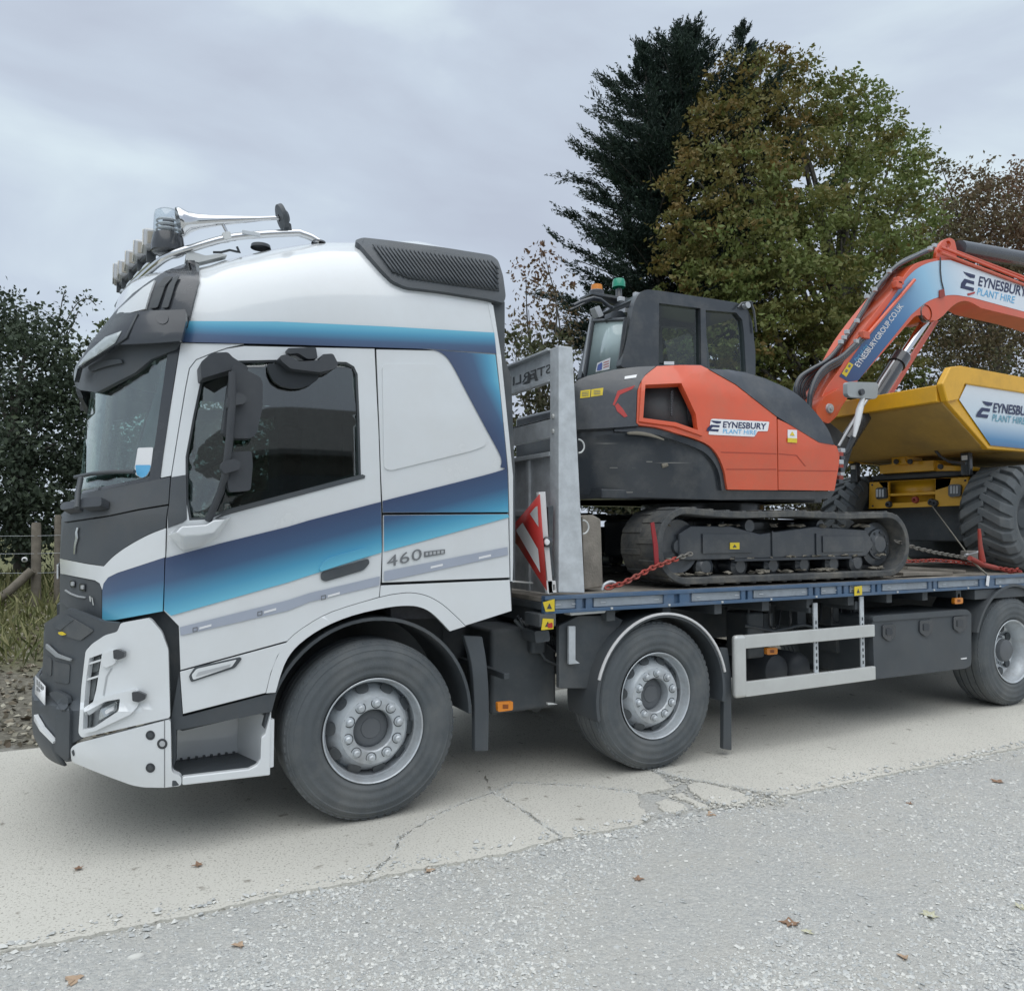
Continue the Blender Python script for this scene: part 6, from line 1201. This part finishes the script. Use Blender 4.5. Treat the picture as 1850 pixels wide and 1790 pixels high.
def blob_leaves(blobs, leaf, dens, tone_sd=.12, clumps=46, flat=.55, droop=.5, shell=.55, cr=.26):
    parts = []
    for (u, v, rp_, Y, tone) in blobs:
        c = np.array(pY(u, v, Y)); R = rp_*np.linalg.norm(c-CAM)/FPX
        d = RNG.normal(size=(clumps, 3)); d /= np.linalg.norm(d, axis=1, keepdims=True); rr = R*(shell+(1-shell)*RNG.random(clumps)**.6); C = c+d*rr[:, None]*np.array((1, 1.1, .95))
        n_ = int(dens*R*R*RNG.uniform(.9, 1.1)/clumps)+1; tc_ = np.clip(tone+RNG.normal(0, tone_sd, clumps), 0, 1)
        off = RNG.normal(size=(clumps, n_, 3))*R*cr*np.array((1, 1, flat))*RNG.uniform(.6, 1.25, (clumps, 1, 1)); P = (C[:, None]+off).reshape(-1, 3)
        D = RNG.normal(size=(len(P), 3))+np.repeat(d, n_, 0)*.8+np.array((0, 0, -droop)); parts.append(cards(P, D, leaf*RNG.uniform(.6, 1.35, len(P)), np.repeat(tc_, n_)+RNG.normal(0, .07, len(P))))
    return parts
def trunk_obj(parent, base, top, r0, limbs, m):
    base = Vector(base); top = Vector(top); k = 9; pts = [base.lerp(top, i/k)+Vector((random.uniform(-.08, .08), random.uniform(-.08, .08), 0))*(i > 0) for i in range(k+1)]
    tube('trunk', pts, r0, m, parent, 10, radii=[r0*(1.25 if i == 0 else 1-.8*i/k) for i in range(k+1)])
    for t in limbs:
        t = Vector(t); f = min(.85, max(.15, (t.z-base.z)/(top.z-base.z+.01)*.55)); a = base.lerp(top, f); mid = a.lerp(t, .5)+Vector((random.uniform(-.3, .3), random.uniform(-.3, .3), .25))
        tube('limb', sm([tuple(a), tuple(mid), tuple(t)], 4), .05, m, parent, 7, radii=list(np.linspace(r0*.38, r0*.08, 9)))
BARK = mat('bark', (.085, .078, .066), .95, var=.3, vscale=8, bump=.6, bscale=25)
def tree(name, label, blobs, leaf, dens, lm, r0=.2, cat='tree', group=None, base_uv=None, **kw):
    B = [np.array(pY(u, v, Y)) for u, v, r, Y, t in blobs]; c = np.mean(B, 0); Yb = blobs[0][3]
    if base_uv: c = np.array(pY(base_uv, 900, Yb))
    zb_ = float(ground_z(np.array(c[0]), np.array(c[1])))
    t = thing(name, label, cat, (c[0], c[1], zb_), group); top = max(B, key=lambda p: p[2])
    trunk_obj(t, (c[0], c[1], zb_-.2), (c[0]*.5+top[0]*.5, c[1], zb_+(top[2]-zb_)*.74), r0, [tuple(p) for p in B if p[2] > zb_+1.2], BARK)
    crown_obj('crown', blob_leaves(blobs, leaf, dens, **kw), lm, t); return t
LCHEST = leaf_mat('chestnut_leaf', (.195, .135, .042), (.148, .150, .044), (.160, .212, .064), .28)
LDARK = leaf_mat('hedge_leaf', (.042, .058, .040), (.070, .096, .058), (.125, .155, .074), .22)
LRED = leaf_mat('autumn_leaf', (.165, .090, .056), (.145, .112, .062), (.110, .120, .056), .22)
LHEDGE = leaf_mat('bramble_leaf', (.075, .055, .035), (.060, .068, .032), (.10, .115, .045), .2)
LCON = leaf_mat('cypress_leaf', (.016, .029, .023), (.026, .047, .034), (.045, .076, .050), .1)
# horse chestnut: brown on the sun-scorched left and top, green on the right
Y0 = 10.
cb_ = [(1330, 165, 55, Y0+1, .15), (1395, 140, 45, Y0+1.2, .2), (1440, 165, 55, Y0+1, .35), (1300, 240, 62, Y0+.5, .12), (1370, 230, 70, Y0+.6, .2), (1440, 250, 70, Y0+.8, .3), (1262, 330, 60, Y0, .15), (1340, 330, 80, Y0-.2, .3), (1245, 415, 55, Y0-.2, .18), (1235, 500, 55, Y0, .2), (1245, 580, 55, Y0, .4), (1255, 650, 60, Y0, .45),
      (1500, 190, 50, Y0+1, .7), (1545, 180, 38, Y0+1.1, .8), (1590, 225, 42, Y0+1, .78), (1530, 255, 65, Y0+.6, .72), (1610, 290, 55, Y0+.6, .85), (1655, 330, 36, Y0+.8, .8), (1560, 340, 80, Y0, .72), (1470, 330, 85, Y0-.4, .6), (1640, 400, 50, Y0+.3, .75), (1600, 430, 70, Y0-.2, .7), (1520, 430, 90, Y0-.8, .65), (1420, 420, 95, Y0-1., .55), (1330, 430, 85, Y0-.8, .45), (1310, 520, 80, Y0-.8, .7), (1390, 530, 90, Y0-1.2, .55), (1490, 530, 90, Y0-1.2, .55), (1590, 530, 80, Y0-.5, .6), (1640, 500, 50, Y0, .55), (1330, 620, 85, Y0-1., .55), (1430, 630, 90, Y0-1.2, .5), (1530, 630, 90, Y0-1., .5), (1600, 640, 70, Y0-.5, .5), (1330, 740, 90, Y0-.5, .45), (1460, 740, 100, Y0-.8, .4), (1560, 760, 90, Y0-.8, .4)]
cb_ = [(u, v, r, y, min(1, t*.85+.16)) for u, v, r, y, t in cb_]
tree('chestnut_tree', 'broad horse chestnut turning brown at its left and top, behind the excavator', cb_, .135, 1350, LCHEST, .28, clumps=42, flat=.34, droop=.35, cr=.165, tone_sd=.2)
# cypress with two leaders
def cypress(label, u0, Y, leaders):
    b = pY(u0, 900, Y); zb_ = float(ground_z(np.array(b.x), np.array(b.y))); t = thing('cypress_tree', label, 'tree', (b.x, b.y, zb_)); Ps = []; Ds = []; Ts = []; Sz = []
    for (ut, vt, prof, nb) in leaders:
        top = pY(ut, vt, Y); base = Vector((b.x*.6+top.x*.4, b.y, zb_)); pts = [base.lerp(top, i/8) for i in range(9)]
        tube('trunk', pts, .2, BARK, t, 8, radii=[.24*(1-.95*i/8) for i in range(9)])
        for k in range(nb):
            f = .05+.95*((k+RNG.random())/nb)**.92; az = RNG.random()*2*math.pi; p0 = np.array(base.lerp(top, f)); Lb = np.interp(f, [0, .2, .5, .72, .9, 1], prof)*RNG.uniform(.62, 1.12); el = math.radians(RNG.uniform(-4, 20)+34*f*f)
            d = np.array((math.cos(az)*math.cos(el), math.sin(az)*math.cos(el), math.sin(el))); side = np.cross(d, (0, 0, 1.)); side /= np.linalg.norm(side)
            if Lb > 1.2: tube('bough', [tuple(p0), tuple(p0+d*Lb*.5), tuple(p0+d*Lb*.85)], .02, BARK, t, 4, radii=[.04, .025, .01])
            for sj in np.append(.12+.88*RNG.random(int(5+Lb*8.5))**.75, 1.):
                w = (.30+.42*min(1, Lb/2))*RNG.uniform(.65, 1.2)*(1.15-.35*sj); sd_ = RNG.normal(0, .62)*(1-.7*(sj > .97)); c = p0+d*Lb*sj+np.array((0, 0, .10*Lb*sj*sj)); dd = d+side*sd_+np.array((0, 0, .12+.25*f+RNG.normal(0, .16))); dd /= np.linalg.norm(dd); m_ = int(16+26*w)
                q = RNG.random(m_)**.8; sp2 = .13*w*(1-q)**.8+.012; Ps.append(c+dd*(w*q)[:, None]+RNG.normal(size=(m_, 3))*sp2[:, None]*np.array((1, 1, .6))); Ds.append(dd*1.2+RNG.normal(0, .5, (m_, 3))); Ts.append(np.clip(.2+.45*sj*q+RNG.normal(0, .1), 0, 1)+RNG.normal(0, .06, m_)); Sz.append(RNG.uniform(.08, .20, m_)*(1-.4*q))
    crown_obj('crown', [cards(np.concatenate(Ps), np.concatenate(Ds), np.concatenate(Sz), np.concatenate(Ts), .30, .15)], LCON, t); return t
cypress('tall dark cypress with two pointed tops behind the chestnut', 1235, 13., [(1232, 64, [3.9, 3.9, 3.7, 3.0, 1.45, .08], 320), (1343, 50, [1.6, 1.8, 1.7, 1.3, .6, .05], 120), (1164, 84, [3.0, 2.8, 2.3, 1.6, .75, .06], 190)])
Yr = 13.
tree('oak_tree', 'thin reddish autumn tree at the right edge of the picture', [(1745, 340, 45, Yr, .55), (1715, 390, 45, Yr, .45), (1790, 380, 55, Yr, .3), (1850, 370, 60, Yr, .15), (1740, 460, 60, Yr, .4), (1810, 460, 65, Yr, .2), (1880, 450, 60, Yr, .2), (1770, 560, 75, Yr, .5), (1850, 570, 80, Yr, .4), (1720, 560, 60, Yr, .6), (1740, 650, 70, Yr, .6), (1820, 660, 80, Yr, .6), (1700, 300, 16, Yr, .8), (1845, 320, 25, Yr, .3), (1690, 420, 50, Yr, .75), (1680, 500, 50, Yr, .7), (1690, 600, 60, Yr, .7), (1770, 420, 60, Yr, .5), (1850, 500, 70, Yr, .3)], .15, 760, LRED, .16, clumps=60, cr=.2, shell=.3)
tree('hawthorn_tree', 'small russet tree in the gap between lorry cab and cypress', [(985, 465, 32, 12.5, .2), (950, 500, 34, 12.5, .2), (1000, 520, 40, 12.5, .35), (955, 560, 42, 12.5, .35), (1010, 585, 45, 12.5, .5), (935, 610, 40, 12.5, .6), (985, 640, 50, 12.5, .6)], .12, 420, LRED, .1, clumps=40, cr=.2, shell=.3)
tree('hedge_bush', 'olive green bramble bush seen through the headboard', [(930, 640, 50, 10.5, .6), (990, 650, 50, 10.5, .5), (940, 720, 60, 10., .35), (1010, 720, 55, 10., .4), (950, 800, 60, 9.5, .7), (1020, 800, 60, 9.5, .4), (960, 880, 70, 9.5, .5), (1060, 860, 70, 9.8, .4), (1090, 700, 70, 10.2, .4), (1150, 800, 80, 10, .4)], .12, 1300, LHEDGE, .07, 'bush')
Yl = 9.8
tree('thicket_tree', 'dark leafy tree at the left edge of the picture behind the fence', [(12, 575, 46, Yl, .4), (65, 605, 46, Yl, .42), (-20, 640, 80, Yl, .3), (40, 680, 75, Yl-.3, .35), (105, 640, 36, Yl, .55), (100, 720, 45, Yl-.2, .35), (20, 770, 80, Yl-.6, .25), (100, 800, 60, Yl-.5, .3), (30, 860, 80, Yl-.8, .2), (110, 880, 60, Yl-.6, .25), (-30, 880, 80, Yl-.6, .2), (50, 945, 60, Yl-.8, .2), (0, 950, 60, Yl-.8, .22)], .085, 3600, LDARK, .13, clumps=44)
tree('thicket_tree', 'dark shrub behind the windscreen of the lorry', [(165, 700, 55, Yl+.4, .35), (150, 790, 60, Yl, .3), (210, 760, 70, Yl+.2, .35), (170, 870, 65, Yl-.3, .25), (240, 850, 70, Yl, .3), (300, 800, 80, Yl, .5), (195, 595, 16, Yl, .95), (172, 628, 16, Yl, .9), (215, 640, 40, Yl, .6), (150, 950, 60, Yl-.5, .2), (220, 940, 60, Yl-.5, .2)], .085, 3200, LDARK, .1, clumps=40)
tree('thicket_tree', 'green shrub seen through the lorry cab side window', [(360, 740, 70, Yl+.6, .8), (430, 760, 80, Yl+.6, .75), (380, 840, 80, Yl+.2, .6), (470, 850, 90, Yl+.2, .5), (560, 860, 90, Yl+.3, .4), (340, 930, 80, Yl, .3), (450, 940, 80, Yl, .3), (560, 940, 80, Yl, .3), (660, 880, 90, Yl+.2, .3), (760, 870, 90, Yl+.2, .3), (850, 880, 80, Yl+.2, .3)], .12, 1300, LDARK, .1, clumps=40)
tree('hedge_bush', 'dark hedge low behind the dumper and the lorry deck', [(1180, 900, 70, 9.5, .3), (1260, 880, 80, 9.5, .3), (1400, 860, 100, 9.3, .3), (1530, 860, 100, 9.3, .3), (1650, 780, 90, 9.5, .35), (1690, 860, 90, 9.3, .3), (1780, 760, 90, 10., .4), (1800, 880, 90, 9.5, .3), (1880, 780, 90, 10, .4)], .13, 900, LHEDGE, .07, 'bush')
# whip shoots against the sky at the left
sp_ = thing('bramble_shoot', 'thin arching shoots above the dark thicket against the sky', 'shoot', tuple(pY(100, 640, Yl)))
for q in ([(98, 640), (105, 590), (112, 545), (118, 524)], [(105, 620), (120, 580), (140, 548), (160, 540), (174, 552)], [(115, 620), (130, 590), (141, 562)]):
    pts = sm([tuple(pY(u, v, Yl)) for u, v in q], 4); tube('stem', pts, .008, BARK, sp_, 5)
    P = np.array(pts)[3:]; P = np.repeat(P, 5, 0)+RNG.normal(0, .05, (len(P)*5, 3)); crown_obj('leaf_spray', [cards(P, RNG.normal(size=P.shape), RNG.uniform(.05, .09, len(P)), np.full(len(P), .3))], LDARK, sp_)['kind'] = 'stuff'
# ---- fence
fe = thing('wooden_fence', 'weathered post and wire fence at the left below the thicket', 'fence', (-.8, 8., .7))
def fpost(u0, u1, vt, vb, Y, lean=0):
    a, b = pY((u0+u1)/2, vb, Y), pY((u0+u1)/2+lean, vt, Y); r = (pY(u1, 1000, Y)-pY(u0, 1000, Y)).length/2; z0 = float(ground_z(np.array(a.x), np.array(a.y)))-.15
    tube('post', [(a.x, a.y, z0), (a.x*.6+b.x*.4, a.y, z0*.6+b.z*.4), (b.x, b.y, b.z-.03), (b.x, b.y, b.z)], r, WOOD, fe, 9, radii=[r*1.05, r, r*.97, r*.8])
fpost(56, 75, 944, 1085, 7.6); fpost(97, 110, 930, 1085, 7.6, 1); fpost(-60, -44, 950, 1085, 7.6)
tube('brace', [pY(-20, 1096, 7.5), pY(20, 1065, 7.5), pY(58, 1030, 7.5)], .055, WOOD, fe, 8)
for v in (968, 1000, 1035): tube('wire', [pY(-300, v+2, 7.55), pY(66, v, 7.55), pY(103, v-1, 7.55), pY(400, v-6, 7.55)], .0025, GALV, fe, 5)
lathe('insulator', [(0, .02), (.03, .035), (.05, .03), (.051, .015), (0, .012)], pY(44, 1011, 7.5), WPRINT, fe, 12)
# ---- verge: litter and rough grass
k = 9000; X = RNG.uniform(-7, 1.2, k); Y = 2.7+5.6*RNG.random(k); P = np.stack([X, Y, ground_z(X, Y)+.012], 1); D = RNG.normal(size=(k, 3))*np.array((1, 1, .25))
lt = crown_obj('leaf_litter', [cards(P, D, RNG.uniform(.03, .085, k), RNG.random(k), .7, .3)], leaf_mat('litter_leaf', (.10, .075, .05), (.25, .22, .165), (.48, .46, .37), 0.), None); tag(lt, 'dry leaf litter on the verge at the left', 'leaf litter', kind='stuff')
k = 16000; X = RNG.uniform(-8, 9, k); Y = 5.2+4.5*RNG.random(k)**.8; P = np.stack([X, Y, ground_z(X, Y)+.06], 1); D = RNG.normal(size=(k, 3))*np.array((.45, .45, .2))+np.array((0, 0, 1.)); sz = RNG.uniform(.12, .34, k); P[:, 2] += sz*.25
gr = crown_obj('rough_grass', [cards(P, D, sz, RNG.random(k), .09, .1)], leaf_mat('grass_blade', (.075, .095, .035), (.16, .17, .065), (.36, .34, .18), .2), None); tag(gr, 'rough yellowing grass under the hedge and fence', 'grass', kind='stuff')

# ================================================================== the barn behind the photographer, mirrored in the cab glass
bn_ = thing('farm_barn', 'long dark barn with a low pitched roof, mirrored in the lorry door window', 'building', (4, -24, 0))
box('wall', -16, 22, -34, -24, -.2, 4.4, mat('barn_board', (.10, .095, .085), .9, var=.2), bn_, .02)
yzprism('roof', [(-34.6, 4.3), (-29, 6.6), (-23.4, 4.3), (-23.4, 4.5), (-29, 6.85), (-34.6, 4.5)], -16.5, 22.5, mat('barn_roof', (.13, .13, .13), .8, var=.15), bn_, bevel=.01)
for x in (-8, 4, 15): box('door', x, x+4, -24.02, -23.9, -.1, 3.6, mat('barn_door', (.06, .065, .07), .7, var=.2), bn_, .02)
